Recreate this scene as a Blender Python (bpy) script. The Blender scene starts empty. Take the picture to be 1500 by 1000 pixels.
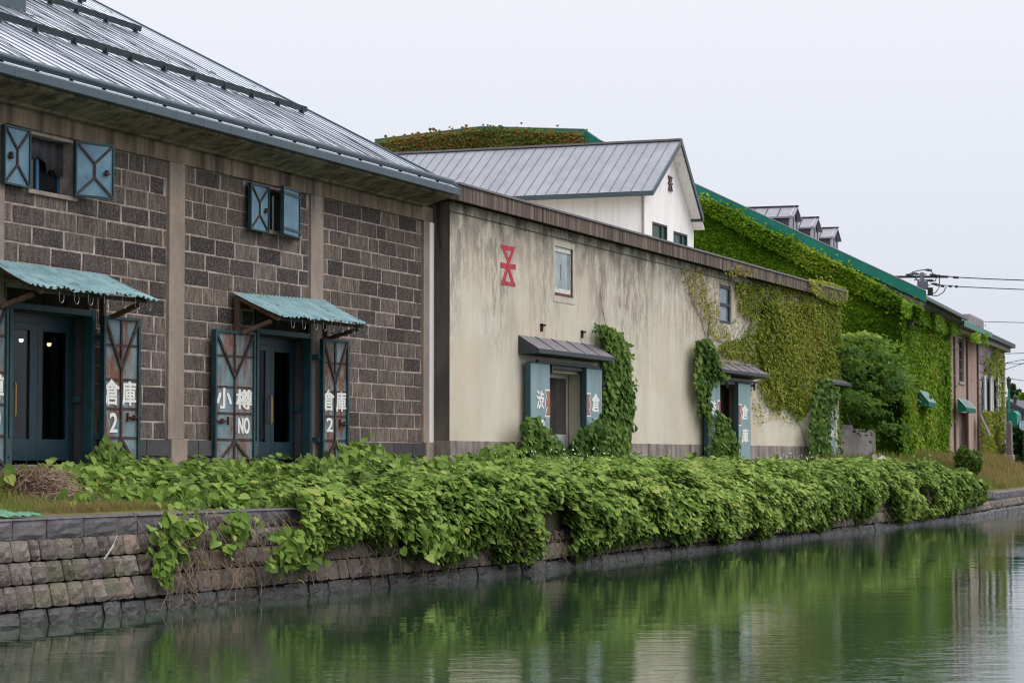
import bpy, math, random
import numpy as np
from mathutils import Vector
random.seed(7); RNG = np.random.default_rng(11)
R = math.radians
SC = bpy.context.scene; COL = SC.collection
SC.cycles.filter_width = 1.15

# ------------------------------------------------------------------ camera, sky, sun, exposure
FPX, HZ, CZ = 85/36*1500, 168.0, 2.08
PITCH = math.atan(HZ/FPX); YAW = math.atan(1350/math.hypot(FPX, HZ))
cam = bpy.data.objects.new('camera', bpy.data.cameras.new('camera')); COL.objects.link(cam)
cam.location = (0, 0, CZ); cam.rotation_euler = (R(90)+PITCH, 0, YAW-R(90))
cam.data.lens = 85; cam.data.sensor_width = 36; cam.data.clip_end = 6000; cam.data.clip_start = .2
cam.data.dof.use_dof = True; cam.data.dof.focus_distance = 50; cam.data.dof.aperture_fstop = 4.5
SC.camera = cam
SUN_EL, SUN_AZ = 52, -65                      # direction towards the sun: over the canal, a little to the right
w = bpy.data.worlds.new('World'); SC.world = w; w.use_nodes = True
nt = w.node_tree; nt.nodes.clear()
out = nt.nodes.new('ShaderNodeOutputWorld'); mx = nt.nodes.new('ShaderNodeMixShader'); mx.inputs[0].default_value = .9
b1 = nt.nodes.new('ShaderNodeBackground'); b2 = nt.nodes.new('ShaderNodeBackground')
sky = nt.nodes.new('ShaderNodeTexSky'); sky.sky_type = 'NISHITA'; sky.sun_disc = False
sky.sun_elevation = R(SUN_EL); sky.sun_rotation = R(90-SUN_AZ)
nt.links.new(sky.outputs[0], b1.inputs[0]); b1.inputs[1].default_value = .06
tc = nt.nodes.new('ShaderNodeTexCoord'); sx = nt.nodes.new('ShaderNodeSeparateXYZ'); rp = nt.nodes.new('ShaderNodeValToRGB')
nt.links.new(tc.outputs['Generated'], sx.inputs[0]); nt.links.new(sx.outputs['Z'], rp.inputs[0])
el = rp.color_ramp.elements
el[0].position = 0; el[0].color = (.71, .755, .86, 1); el[1].position = 1; el[1].color = (2.3, 2.32, 2.45, 1)
e = el.new(.09); e.color = (.825, .858, .945, 1)
e = el.new(.19); e.color = (.955, .972, 1.035, 1)
e = el.new(.45); e.color = (1.55, 1.57, 1.68, 1)
nt.links.new(rp.outputs[0], b2.inputs[0]); b2.inputs[1].default_value = 1.0
nt.links.new(b1.outputs[0], mx.inputs[1]); nt.links.new(b2.outputs[0], mx.inputs[2]); nt.links.new(mx.outputs[0], out.inputs[0])
sl = bpy.data.lights.new('sun', 'SUN'); sl.energy = 1.0; sl.angle = R(35); sl.color = (1, .97, .92)
so = bpy.data.objects.new('sun', sl); COL.objects.link(so)
sd = Vector((math.cos(R(SUN_EL))*math.cos(R(SUN_AZ)), math.cos(R(SUN_EL))*math.sin(R(SUN_AZ)), math.sin(R(SUN_EL))))
so.rotation_euler = sd.to_track_quat('Z', 'Y').to_euler(); so.location = (0, -20, 40)
vs = SC.view_settings; vs.view_transform = 'Standard'; vs.look = 'None'; vs.exposure = 0; vs.gamma = 1; vs.use_curve_mapping = False

# ------------------------------------------------------------------ frames: measured pixel -> point on a real plane
_f0 = np.array([math.cos(YAW), math.sin(YAW), 0]); _r = np.array([math.sin(YAW), -math.cos(YAW), 0]); _z = np.array([0, 0, 1.])
_f = _f0*math.cos(PITCH)+_z*math.sin(PITCH); _u = _z*math.cos(PITCH)-_f0*math.sin(PITCH); _c = np.array([0, 0, CZ])
class Frame:
    def __init__(s, x, y, deg=0):
        s.o = np.array([x, y, 0.]); s.a = R(deg); s.c, s.s = math.cos(s.a), math.sin(s.a)
    def loc(s, v):
        v = np.asarray(v, float); return np.stack([v[..., 0]*s.c+v[..., 1]*s.s, -v[..., 0]*s.s+v[..., 1]*s.c, v[..., 2]], -1)
    def wor(s, v):
        v = np.asarray(v, float); return np.stack([v[..., 0]*s.c-v[..., 1]*s.s, v[..., 0]*s.s+v[..., 1]*s.c, v[..., 2]], -1)+s.o
    def ray(s, px, py):
        px = np.asarray(px, float)[..., None]; py = np.asarray(py, float)[..., None]
        return s.loc(_c-s.o), s.loc(_f*FPX+_r*(px-750)-_u*(py-500))
    def at(s, px, py, ax, val):
        o, d = s.ray(px, py); i = 'xyz'.index(ax); val = np.asarray(val, float)
        t = (val-o[i])/d[..., i]; return o+d*t[..., None]
    def onplane(s, px, py, p, n):
        o, d = s.ray(px, py); t = np.dot(np.asarray(p)-o, n)/np.dot(d, n); return o+d*t
W0 = Frame(0, 0); F1 = Frame(0, 20.3); F2 = Frame(0, 19.9); FH = Frame(0, 25)
F3 = Frame(97.18, 20.0, 3.5)
X_ = lambda F, px, py, y=0: float(F.at(px, py, 'y', y)[0])
Z_ = lambda F, px, py, y=0: float(F.at(px, py, 'y', y)[2])

# ------------------------------------------------------------------ object helpers
OFF = {}
def tag(o, label=None, cat=None, group=None, kind=None):
    if label: o['label'] = label
    if cat: o['category'] = cat
    if group: o['group'] = group
    if kind: o['kind'] = kind
    return o
def thing(name, label, cat, F, org, group=None):
    o = bpy.data.objects.new(name, None); COL.objects.link(o)
    o.location = F.wor(np.array(org, float)); o.rotation_euler = (0, 0, F.a); o.empty_display_size = .3
    OFF[o.name] = np.array(org, float); return tag(o, label, cat, group)
class MB:
    def __init__(s, tf=None): s.v = []; s.f = []; s.t = []; s.tf = tf; s.tone = 0.5
    def add(s, vs, fs, tone=None):
        b = len(s.v)
        if s.tf: vs = [s.tf(*q) for q in vs]
        s.v += [tuple(map(float, q)) for q in vs]; s.f += [tuple(b+i for i in f) for f in fs]
        s.t += [s.tone if tone is None else tone]*len(fs); return s
    def box(s, x0, x1, y0, y1, z0, z1, tone=None):
        return s.add([(x0,y0,z0),(x1,y0,z0),(x1,y1,z0),(x0,y1,z0),(x0,y0,z1),(x1,y0,z1),(x1,y1,z1),(x0,y1,z1)],
            [(0,3,2,1),(4,5,6,7),(0,1,5,4),(1,2,6,5),(2,3,7,6),(3,0,4,7)], tone)
    def block(s, x0, x1, z0, z1, yb, yf, c=.012, tone=None):    # a chamfered block face standing out of a wall (yf is the front)
        s.add([(x0,yb,z0),(x1,yb,z0),(x1,yb,z1),(x0,yb,z1),(x0+c,yf,z0+c),(x1-c,yf,z0+c),(x1-c,yf,z1-c),(x0+c,yf,z1-c)],
            [(4,5,6,7),(0,1,5,4),(1,2,6,5),(2,3,7,6),(3,0,4,7)], tone)
    def prism(s, poly, ax, a, b, tone=None):                     # poly in the two other axes (xy order kept), extruded a..b along ax
        n = len(poly)
        def P(q, t): return (t,)+tuple(q) if ax == 'x' else ((q[0], t, q[1]) if ax == 'y' else (q[0], q[1], t))
        return s.add([P(q, a) for q in poly]+[P(q, b) for q in poly],
            [tuple(range(n))[::-1], tuple(range(n, 2*n))]+[(i, (i+1) % n, n+(i+1) % n, n+i) for i in range(n)], tone)
    def tube(s, pts, r, n=6, tone=None):
        pts = [Vector(p) for p in pts]; rr = r if isinstance(r, (list, tuple)) else [r]*len(pts); vs = []; fs = []
        for i, p in enumerate(pts):
            d = (pts[min(i+1, len(pts)-1)]-pts[max(i-1, 0)]).normalized()
            a = d.cross(Vector((0, 0, 1)) if abs(d.z) < .9 else Vector((1, 0, 0))).normalized(); b = d.cross(a)
            vs += [p+(a*math.cos(6.28318*k/n)+b*math.sin(6.28318*k/n))*rr[i] for k in range(n)]
        for i in range(len(pts)-1):
            for k in range(n): fs.append((i*n+k, i*n+(k+1) % n, (i+1)*n+(k+1) % n, (i+1)*n+k))
        fs += [tuple(range(n))[::-1], tuple(range((len(pts)-1)*n, len(pts)*n))]
        return s.add(vs, fs, tone)
    def bar(s, p, q, w, d, tone=None):                           # rectangular bar from p to q
        p, q = Vector(p), Vector(q); t = (q-p).normalized()
        a = t.cross(Vector((0, 1, 0)) if abs(t.y) < .9 else Vector((0, 0, 1))).normalized()*w/2; b = t.cross(a).normalized()*d/2
        return s.add([p-a-b,p+a-b,p+a+b,p-a+b,q-a-b,q+a-b,q+a+b,q-a+b],
            [(0,3,2,1),(4,5,6,7),(0,1,5,4),(1,2,6,5),(2,3,7,6),(3,0,4,7)], tone)
    def wall(s, x0, x1, z0, z1, yf, yb, holes, tone=None):       # a wall in the xz plane with rectangular openings and their reveals
        xs = sorted({x0, x1, *[v for h in holes for v in h[:2] if x0 < v < x1]}); zs = sorted({z0, z1, *[v for h in holes for v in h[2:] if z0 < v < z1]})
        solid = lambda i, j: 0 <= i < len(xs)-1 and 0 <= j < len(zs)-1 and not any(h[0] <= (xs[i]+xs[i+1])/2 <= h[1] and h[2] <= (zs[j]+zs[j+1])/2 <= h[3] for h in holes)
        for i in range(len(xs)-1):
            for j in range(len(zs)-1):
                if not solid(i, j): continue
                a, b, c, d = xs[i], xs[i+1], zs[j], zs[j+1]
                q = [(a,yf,c),(b,yf,c),(b,yf,d),(a,yf,d),(a,yb,c),(b,yb,c),(b,yb,d),(a,yb,d)]; f = [(0,1,2,3),(7,6,5,4)]
                if not solid(i-1, j): f.append((4,0,3,7))
                if not solid(i+1, j): f.append((1,5,6,2))
                if not solid(i, j-1): f.append((4,5,1,0))
                if not solid(i, j+1): f.append((3,2,6,7))
                s.add(q, f, tone)
        return s
    def build(s, name, mat, parent=None, F=None, org=None, smooth=False, bevel=0):
        me = bpy.data.meshes.new(name); me.from_pydata(s.v, [], s.f); me.materials.append(mat)
        a = me.attributes.new('tone', 'FLOAT', 'FACE'); a.data.foreach_set('value', s.t)
        return link(me, name, parent, F, org, smooth, bevel)
def link(me, name, parent=None, F=None, org=None, smooth=False, bevel=0):
    o = bpy.data.objects.new(name, me); COL.objects.link(o)
    if parent is not None:
        p = parent
        while p.parent: p = p.parent
        off = OFF[p.name]; o.parent = parent
    else:
        off = np.array(org, float) if org is not None else np.zeros(3); F = F or W0
        o.location = F.wor(off); o.rotation_euler = (0, 0, F.a); OFF[o.name] = off
    if np.any(off):
        n = len(me.vertices); c = np.empty(n*3); me.vertices.foreach_get('co', c); c = c.reshape(-1, 3)-off; me.vertices.foreach_set('co', c.ravel())
    me.update()
    if smooth: me.polygons.foreach_set('use_smooth', [True]*len(me.polygons))
    if bevel:
        m = o.modifiers.new('bevel', 'BEVEL'); m.width = bevel; m.segments = 2; m.limit_method = 'ANGLE'; m.angle_limit = R(40)
    return o
def copy_tree(o, parent=None):
    c = o.copy(); COL.objects.link(c)
    if parent: c.parent = parent
    for ch in list(o.children): copy_tree(ch, c)
    return c

# ------------------------------------------------------------------ materials
def srgb(r, g, b): return tuple(((v/255+.055)/1.055)**2.4 if v > 10 else v/255/12.92 for v in (r, g, b))+(1,)
class M:
    def __init__(s, name, rough=.8, spec=.3, metal=0):
        s.m = bpy.data.materials.new(name); s.m.use_nodes = True; s.t = s.m.node_tree; s.b = s.t.nodes['Principled BSDF']
        s.b.inputs['Roughness'].default_value = rough; s.b.inputs['Metallic'].default_value = metal; s.b.inputs['Specular IOR Level'].default_value = spec
        s.co = s.t.nodes.new('ShaderNodeTexCoord').outputs['Object']
    def n(s, k, **kw):
        d = s.t.nodes.new('ShaderNode'+k)
        for a, v in kw.items(): setattr(d, a, v)
        return d
    def l(s, a, b): s.t.links.new(a, b)
    def map(s, sc, rot=(0, 0, 0)):
        d = s.n('Mapping'); s.l(s.co, d.inputs[0]); d.inputs['Scale'].default_value = sc; d.inputs['Rotation'].default_value = rot; return d.outputs[0]
    def wave(s, scale, sc, rot, det=3):
        a = s.n('Mapping'); s.l(s.co, a.inputs[0]); a.inputs['Rotation'].default_value = (0, 0, rot); b = s.n('Mapping'); s.l(a.outputs[0], b.inputs[0]); b.inputs['Scale'].default_value = sc
        d = s.n('TexNoise'); s.l(b.outputs[0], d.inputs['Vector']); d.inputs['Scale'].default_value = scale; d.inputs['Detail'].default_value = det; d.inputs['Roughness'].default_value = .5; return d.outputs['Fac']
    def noise(s, scale, sc=(1, 1, 1), det=4, rough=.55, rot=(0, 0, 0), lo=.35, hi=.65, dist=0):
        d = s.n('TexNoise'); s.l(s.map(sc, rot), d.inputs['Vector']); d.inputs['Scale'].default_value = scale; d.inputs['Detail'].default_value = det
        d.inputs['Roughness'].default_value = rough; d.inputs['Distortion'].default_value = dist
        if lo is None: return d.outputs['Fac']
        return s.rng(d.outputs['Fac'], lo, hi)
    def rng(s, x, lo, hi, a=0, b=1):
        r = s.n('MapRange'); s.l(x, r.inputs[0]); r.inputs[1].default_value = lo; r.inputs[2].default_value = hi; r.inputs[3].default_value = a; r.inputs[4].default_value = b; return r.outputs[0]
    def math(s, op, a, b):
        d = s.n('Math', operation=op)
        for i, v in enumerate((a, b)):
            if isinstance(v, (int, float)): d.inputs[i].default_value = v
            else: s.l(v, d.inputs[i])
        return d.outputs[0]
    def mix(s, f, a, b, mode='MIX'):
        d = s.n('Mix', data_type='RGBA', blend_type=mode)
        for i, v in ((0, f), (6, a), (7, b)):
            if isinstance(v, (int, float)): d.inputs[i].default_value = v
            elif isinstance(v, tuple): d.inputs[i].default_value = v
            else: s.l(v, d.inputs[i])
        return d.outputs[2]
    def tone(s): d = s.n('Attribute', attribute_name='tone'); return d.outputs['Fac']
    def axis(s, i): d = s.n('SeparateXYZ'); s.l(s.co, d.inputs[0]); return d.outputs[i]
    def ramp(s, f, cs):
        d = s.n('ValToRGB'); s.l(f, d.inputs[0]); e = d.color_ramp.elements
        e[0].position, e[0].color = cs[0]; e[1].position, e[1].color = cs[-1]
        for p, c in cs[1:-1]: q = e.new(p); q.color = c
        return d.outputs[0]
    def col(s, c):
        if isinstance(c, tuple): s.b.inputs['Base Color'].default_value = c
        else: s.l(c, s.b.inputs['Base Color'])
        return s
    def bump(s, h, dist=.01, st=1.0):
        d = s.n('Bump'); d.inputs['Distance'].default_value = dist; d.inputs['Strength'].default_value = st; s.l(h, d.inputs['Height']); s.l(d.outputs[0], s.b.inputs['Normal']); return s
def simple(name, c, rough=.7, var=.25, scale=3, bump=0, metal=0, spec=.3, stretch=(1, 1, 1)):
    m = M(name, rough, spec, metal); d = tuple(v*(1-var) for v in c[:3])+(1,); l = tuple(min(1, v*(1+var*.6)) for v in c[:3])+(1,)
    m.col(m.mix(m.noise(scale, stretch, 6), d, l))
    if bump: m.bump(m.noise(scale*8, det=6, lo=None), bump)
    return m.m

# rough stone blocks of the first warehouse: every block its own tone, diagonal tool marks
m = M('hewn_stone', .92, .2); t = m.tone()
c = m.ramp(t, [(0, srgb(56, 51, 52)), (.22, srgb(100, 90, 85)), (.6, srgb(132, 118, 109)), (1, srgb(160, 143, 131))])
tool = m.noise(15, (1, 1, .25), 4, .7, rot=(0, R(38), 0), lo=.40, hi=.62); grit = m.noise(22, det=4, rough=.8, lo=.42, hi=.62)
c = m.mix(m.math('MULTIPLY', tool, .72), c, (.030, .026, .027, 1)); c = m.mix(m.math('MULTIPLY', grit, .40), c, srgb(176, 160, 150))
c = m.mix(m.math('MULTIPLY', m.noise(.8, det=5, lo=.52, hi=.7), .35), c, srgb(60, 54, 54))
m.col(c); m.bump(m.math('ADD', tool, m.math('MULTIPLY', grit, .5)), .03); HEWN = m.m
m = M('mortar', .9, .2); m.col(m.mix(m.noise(5, det=6), srgb(136, 123, 115), srgb(182, 167, 157))); m.bump(m.noise(30, lo=None), .006); MORTAR = m.m
m = M('dark_dressed_stone', .75, .35); t = m.tone()
c = m.ramp(t, [(0, srgb(48, 47, 52)), (1, srgb(76, 73, 75))]); m.col(m.mix(m.math('MULTIPLY', m.noise(14, det=6, rough=.7), .4), c, srgb(100, 95, 95))); m.bump(m.noise(25, det=5, lo=None), .01); DARKST = m.m
# weathered concrete of cornice, beam and pilasters: grey brown with black run-down streaks from the top
def concrete(name, c1, c2, streak, z_lo, z_hi, amt=1.0):
    m = M(name, .88, .25); z = m.axis(2)
    base = m.mix(m.noise(1.6, (1, 1, .5), 6), c1, c2)
    st = m.noise(2.2, (1.6, 1.6, .12), 5, .6, lo=.42, hi=.66, dist=.6)
    hgt = m.rng(z, z_lo, z_hi)
    f = m.math('MULTIPLY', m.math('MULTIPLY', st, hgt), amt)
    base = m.mix(f, base, streak); base = m.mix(m.math('MULTIPLY', m.noise(9, det=7, rough=.7), .25), base, srgb(70, 62, 58))
    return m.col(base).bump(m.noise(24, det=6, lo=None), .008).m
PIL = concrete('pilaster_concrete', srgb(146, 130, 120), srgb(168, 152, 138), srgb(48, 44, 44), 4.6, 5.9)
CORN = concrete('cornice_concrete', srgb(128, 112, 96), srgb(164, 146, 124), srgb(44, 40, 40), 3.0, 6.0, .9)
# cream render of the second warehouse
m = M('cream_render', .9, .2); z = m.axis(2)
c = m.mix(m.noise(.9, (1, 1, .4), 6), srgb(200, 192, 172), srgb(216, 209, 192))
c = m.mix(m.math('MULTIPLY', m.noise(.45, (1, 1, 1.2), 5, lo=.45, hi=.6), .45), c, srgb(206, 184, 160))
pat = m.noise(2.4, (1, 1, .5), 8, .72, lo=.47, hi=.58, dist=.8)      # blotchy black mould under the parapet
broad = m.noise(.5, (1, 1, .28), 4, lo=.40, hi=.58); crisp = m.noise(4.2, (1, 1, .32), 8, .78, lo=.47, hi=.545)
c = m.mix(m.math('MULTIPLY', m.math('MULTIPLY', m.math('MULTIPLY', crisp, broad), m.rng(z, 1.9, 4.2)), .62), c, srgb(116, 108, 102))
c = m.mix(m.math('MULTIPLY', m.math('MULTIPLY', pat, m.rng(z, 3.4, 5.4)), .45), c, srgb(120, 111, 104))
run = m.noise(.8, (1.6, 1, .10), 7, .65, lo=.52, hi=.68, dist=.8)
c = m.mix(m.math('MULTIPLY', m.math('MULTIPLY', run, m.rng(z, 1.6, 4.8, .04, 1)), .52), c, srgb(130, 120, 113))
c = m.mix(m.math('MULTIPLY', m.noise(1.1, (1, 1, .8), 7, .65, lo=.38, hi=.6), m.rng(z, 4.7, 5.7)), c, srgb(92, 84, 78))
c = m.mix(m.math('MULTIPLY', m.noise(.8, (1, 1, 2.5), 6, lo=.45, hi=.7), m.rng(z, .9, .4, 0, .5)), c, srgb(165, 140, 122))
m.col(c); m.bump(m.noise(12, (1, 1, .6), 6, lo=None), .008); CREAM = m.m
GRIME = concrete('grimy_render', srgb(84, 77, 72), srgb(112, 102, 94), srgb(36, 33, 34), 0, 6)
m = M('grey_plinth', .9, .2); c = m.mix(m.noise(2.5, (1, 1, .6), 7), srgb(122, 112, 108), srgb(162, 150, 144))
m.col(m.mix(m.math('MULTIPLY', m.noise(2.0, (1.4, 1, .15), 5, lo=.5, hi=.7), .8), c, srgb(62, 57, 58))); m.bump(m.noise(20, lo=None), .006); PLINTH = m.m
m = M('parapet_concrete', .9, .2); c = m.mix(m.noise(3, (2.2, 2.2, .1), 5, lo=.3, hi=.7), srgb(58, 51, 50), srgb(142, 124, 112))
m.col(m.mix(m.noise(7, (2.5, 2.5, .1), 4, lo=.5, hi=.75), c, srgb(48, 43, 45))); m.bump(m.noise(20, lo=None), .008); PARA = m.m
m = M('rusty_blue_iron', .6, .4); c = m.mix(m.noise(2.2, det=5), srgb(86, 118, 130), srgb(132, 156, 164))
rust = m.math('MULTIPLY', m.noise(2.6, (1.2, 1.2, .32), 8, .74, lo=.45, hi=.58), m.rng(m.noise(9, (1, 1, .3), 6, lo=None), .28, .5))
c = m.mix(rust, c, m.mix(m.noise(14), srgb(92, 50, 34), srgb(142, 86, 56))); c = m.mix(m.math('MULTIPLY', m.noise(4, (2, 2, .12), 5, lo=.5, hi=.7), .45), c, srgb(150, 150, 142))
m.col(c); m.bump(rust, .004); RUSTB = m.m
m = M('blue_iron', .55, .4); c = m.mix(m.noise(2.5, det=6), srgb(88, 122, 142), srgb(116, 150, 168)); r = m.noise(3.5, (1, 1, .6), 8, .75, lo=.62, hi=.68)
m.col(m.mix(r, c, srgb(96, 64, 52))); BLUEI = m.m
m = M('dark_teal_iron', .5, .4); c = m.mix(m.noise(4, det=5), srgb(26, 54, 60), srgb(42, 76, 82)); m.col(m.mix(m.noise(6, det=7, rough=.75, lo=.6, hi=.68), c, srgb(70, 48, 40))); TEALI = m.m
BRACE = simple('rusted_brace', srgb(72, 60, 54), .7, .45, 8)
TEALD = simple('teal_door_paint', srgb(25, 50, 60), .45, .18, 3, spec=.4)
TEALF = simple('teal_frame_paint', srgb(38, 72, 80), .5, .25, 5)
m = M('corrugated_teal', .5, .4); c = m.mix(m.noise(3, (1, 1, 1), 6), srgb(116, 150, 154), srgb(150, 180, 183)); m.col(m.mix(m.noise(5, det=7, rough=.75, lo=.58, hi=.66), c, srgb(82, 88, 84))); CORR = m.m
OLDWOOD = simple('old_brown_wood', srgb(104, 80, 68), .85, .35, 5, .006, stretch=(1, 1, .2))
DARKWOOD = simple('dark_boards', srgb(56, 48, 40), .85, .4, 5, .006, stretch=(4, 4, .3))
RUST = simple('rust', srgb(70, 48, 38), .85, .4, 20)
WHITEP = simple('white_lettering_paint', srgb(238, 236, 230), .7, .06, 9)
REDP = simple('faded_red_paint', srgb(188, 66, 80), .85, .3, 6)
REDP2 = simple('brick_red_paint', srgb(166, 106, 100), .8, .2, 8)
WHITEW = simple('white_corner_paint', srgb(250, 247, 243), .85, .04, 3)
m = M('white_house_render', .85, .2); c = m.mix(m.noise(1.2, (1, 1, .3), 6), srgb(240, 237, 233), srgb(248, 246, 243)); m.col(m.mix(m.math('MULTIPLY', m.noise(3, (2, 2, .15), 5, lo=.5, hi=.72), .34), c, srgb(176, 168, 158))); HOUSEW = m.m
m = M('pale_sheet_roof', .6, .3); c = m.mix(m.noise(1.3, (1, 1, 1), 5), srgb(132, 134, 139), srgb(146, 148, 153)); m.col(m.mix(m.math('MULTIPLY', m.noise(30, det=3, lo=.5, hi=.7), .1), c, srgb(140, 146, 156))); ROOFP = m.m
ROOFM = simple('blue_grey_sheet_roof', srgb(190, 198, 208), .22, .12, 1.2, metal=.35, spec=.6)
SEAM = simple('dark_roof_seam', srgb(104, 110, 120), .6, .15, 3)
GUTT = simple('blue_grey_gutter', srgb(66, 80, 88), .45, .12, 2, spec=.4)
GUARD = simple('dark_green_steel', srgb(38, 52, 54), .5, .25, 6)
WIRE = simple('black_cable', srgb(40, 40, 44), .6, .1, 6)
STEEL = simple('grey_steel', srgb(128, 132, 136), .4, .15, 6, metal=.6)
SLATE = simple('slate_grey_sheet', srgb(112, 106, 110), .5, .15, 3)
SLATED = simple('dark_slate_edge', srgb(56, 62, 66), .55, .15, 3)
DBLUE = simple('pale_blue_door_paint', srgb(132, 156, 160), .6, .14, 2.5, stretch=(2, 2, .3))
DBLUED = simple('dark_blue_door_edge', srgb(50, 78, 86), .6, .2, 3)
GREENP = simple('green_sheet_metal', srgb(20, 116, 98), .45, .12, 1.5)
AWN = simple('green_awning_cloth', srgb(18, 98, 80), .7, .15, 3)
AWNW = simple('pale_awning_stripe', srgb(176, 200, 196), .7, .1, 3)
DORM = simple('dark_dormer_cladding', srgb(74, 68, 76), .6, .15, 3)
LIGHTTRIM = simple('pale_trim', srgb(170, 168, 174), .6, .1, 3)
PINK = concrete('pinkish_render', srgb(166, 144, 130), srgb(182, 160, 146), srgb(120, 102, 92), 2, 7)
PINKD = simple('brown_pilaster_edge', srgb(96, 72, 68), .8, .15, 4)
GREYBR = M('grey_block_wall', .9, .2); GREYBR.col(GREYBR.ramp(GREYBR.tone(), [(0, srgb(116, 106, 108)), (1, srgb(160, 148, 146))])); GREYBR = GREYBR.m
CONC = simple('pale_concrete', srgb(158, 150, 146), .9, .2, 2, .006)
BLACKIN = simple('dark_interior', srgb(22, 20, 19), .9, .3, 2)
DGREY = simple('dark_grey_lining', srgb(74, 72, 74), .7, .15, 2)
STEP = simple('grey_step_stone', srgb(140, 132, 132), .85, .2, 4, .006)
BRASS = simple('brass', srgb(190, 150, 70), .35, .1, 5, metal=.8)
ALU = simple('white_aluminium', srgb(206, 208, 208), .45, .08, 5)
m = M('window_glass', .04, .5); m.col((.012, .016, .02, 1)); GLASS = m.m
m = M('clear_door_glass'); tr_ = m.n('BsdfTransparent'); tr_.inputs[0].default_value = (.72, .76, .76, 1); gl = m.n('BsdfGlossy'); gl.inputs['Roughness'].default_value = .03; fr_ = m.n('LayerWeight'); fr_.inputs[0].default_value = .12; ms = m.n('MixShader')
m.l(fr_.outputs['Fresnel'], ms.inputs[0]); m.l(tr_.outputs[0], ms.inputs[1]); m.l(gl.outputs[0], ms.inputs[2]); m.l(ms.outputs[0], m.t.nodes['Material Output'].inputs[0]); CGLASS = m.m
def emit(name, c, s):
    m = M(name); m.col((.8, .8, .8, 1)); m.b.inputs['Emission Color'].default_value = c; m.b.inputs['Emission Strength'].default_value = s; return m.m
LAMPW = emit('cool_lamp_glow', (1, .95, .9, 1), 4); LAMPY = emit('warm_lamp_glow', (1, .62, .25, 1), 5)
def leafmat(name, cs, tr=.3, rough=.65):
    m = M(name, rough, .10); c = m.ramp(m.tone(), cs); m.col(c)
    tl = m.n('BsdfTranslucent'); m.l(c, tl.inputs[0]); ms = m.n('MixShader'); ms.inputs[0].default_value = tr
    m.l(m.b.outputs[0], ms.inputs[1]); m.l(tl.outputs[0], ms.inputs[2]); m.l(ms.outputs[0], m.t.nodes['Material Output'].inputs[0]); return m.m
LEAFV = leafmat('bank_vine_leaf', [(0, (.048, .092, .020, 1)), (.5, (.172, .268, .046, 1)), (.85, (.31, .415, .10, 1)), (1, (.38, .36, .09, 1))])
LEAFD = leafmat('climbing_vine_leaf', [(0, (.038, .088, .018, 1)), (.6, (.112, .195, .036, 1)), (1, (.22, .30, .07, 1))])
LEAFI = leafmat('ivy_leaf_yellow_green', [(0, (.095, .130, .012, 1)), (.45, (.215, .265, .028, 1)), (.75, (.32, .31, .06, 1)), (1, (.31, .20, .06, 1))])
LEAFG = leafmat('ivy_leaf_green', [(0, (.040, .105, .004, 1)), (.5, (.105, .205, .008, 1)), (.85, (.24, .35, .024, 1)), (1, (.36, .32, .06, 1))])
LEAFR = leafmat('ivy_leaf_autumn', [(0, (.07, .10, .018, 1)), (.5, (.15, .15, .03, 1)), (.8, (.22, .10, .03, 1)), (1, (.26, .08, .05, 1))])
LEAFM = leafmat('maple_leaf', [(0, (.032, .085, .006, 1)), (.6, (.095, .180, .012, 1)), (1, (.30, .33, .05, 1))])
LEAFB = leafmat('dark_shrub_leaf', [(0, (.014, .036, .010, 1)), (1, (.045, .09, .022, 1))])
GRASSM = leafmat('grass_blade', [(0, (.09, .15, .03, 1)), (.5, (.21, .26, .06, 1)), (.8, (.36, .31, .12, 1)), (1, (.40, .22, .13, 1))])
STEMM = simple('dry_stem', srgb(142, 122, 102), .9, .35, 7)
STEMD = simple('ivy_stem', srgb(92, 74, 62), .9, .3, 7)
STRAW = leafmat('dry_straw', [(0, srgb(96, 76, 64)), (.6, srgb(158, 134, 114)), (1, srgb(196, 172, 150))], .1, .9)
BARK = simple('bark', srgb(84, 70, 58), .95, .3, 5, .02)

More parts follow.
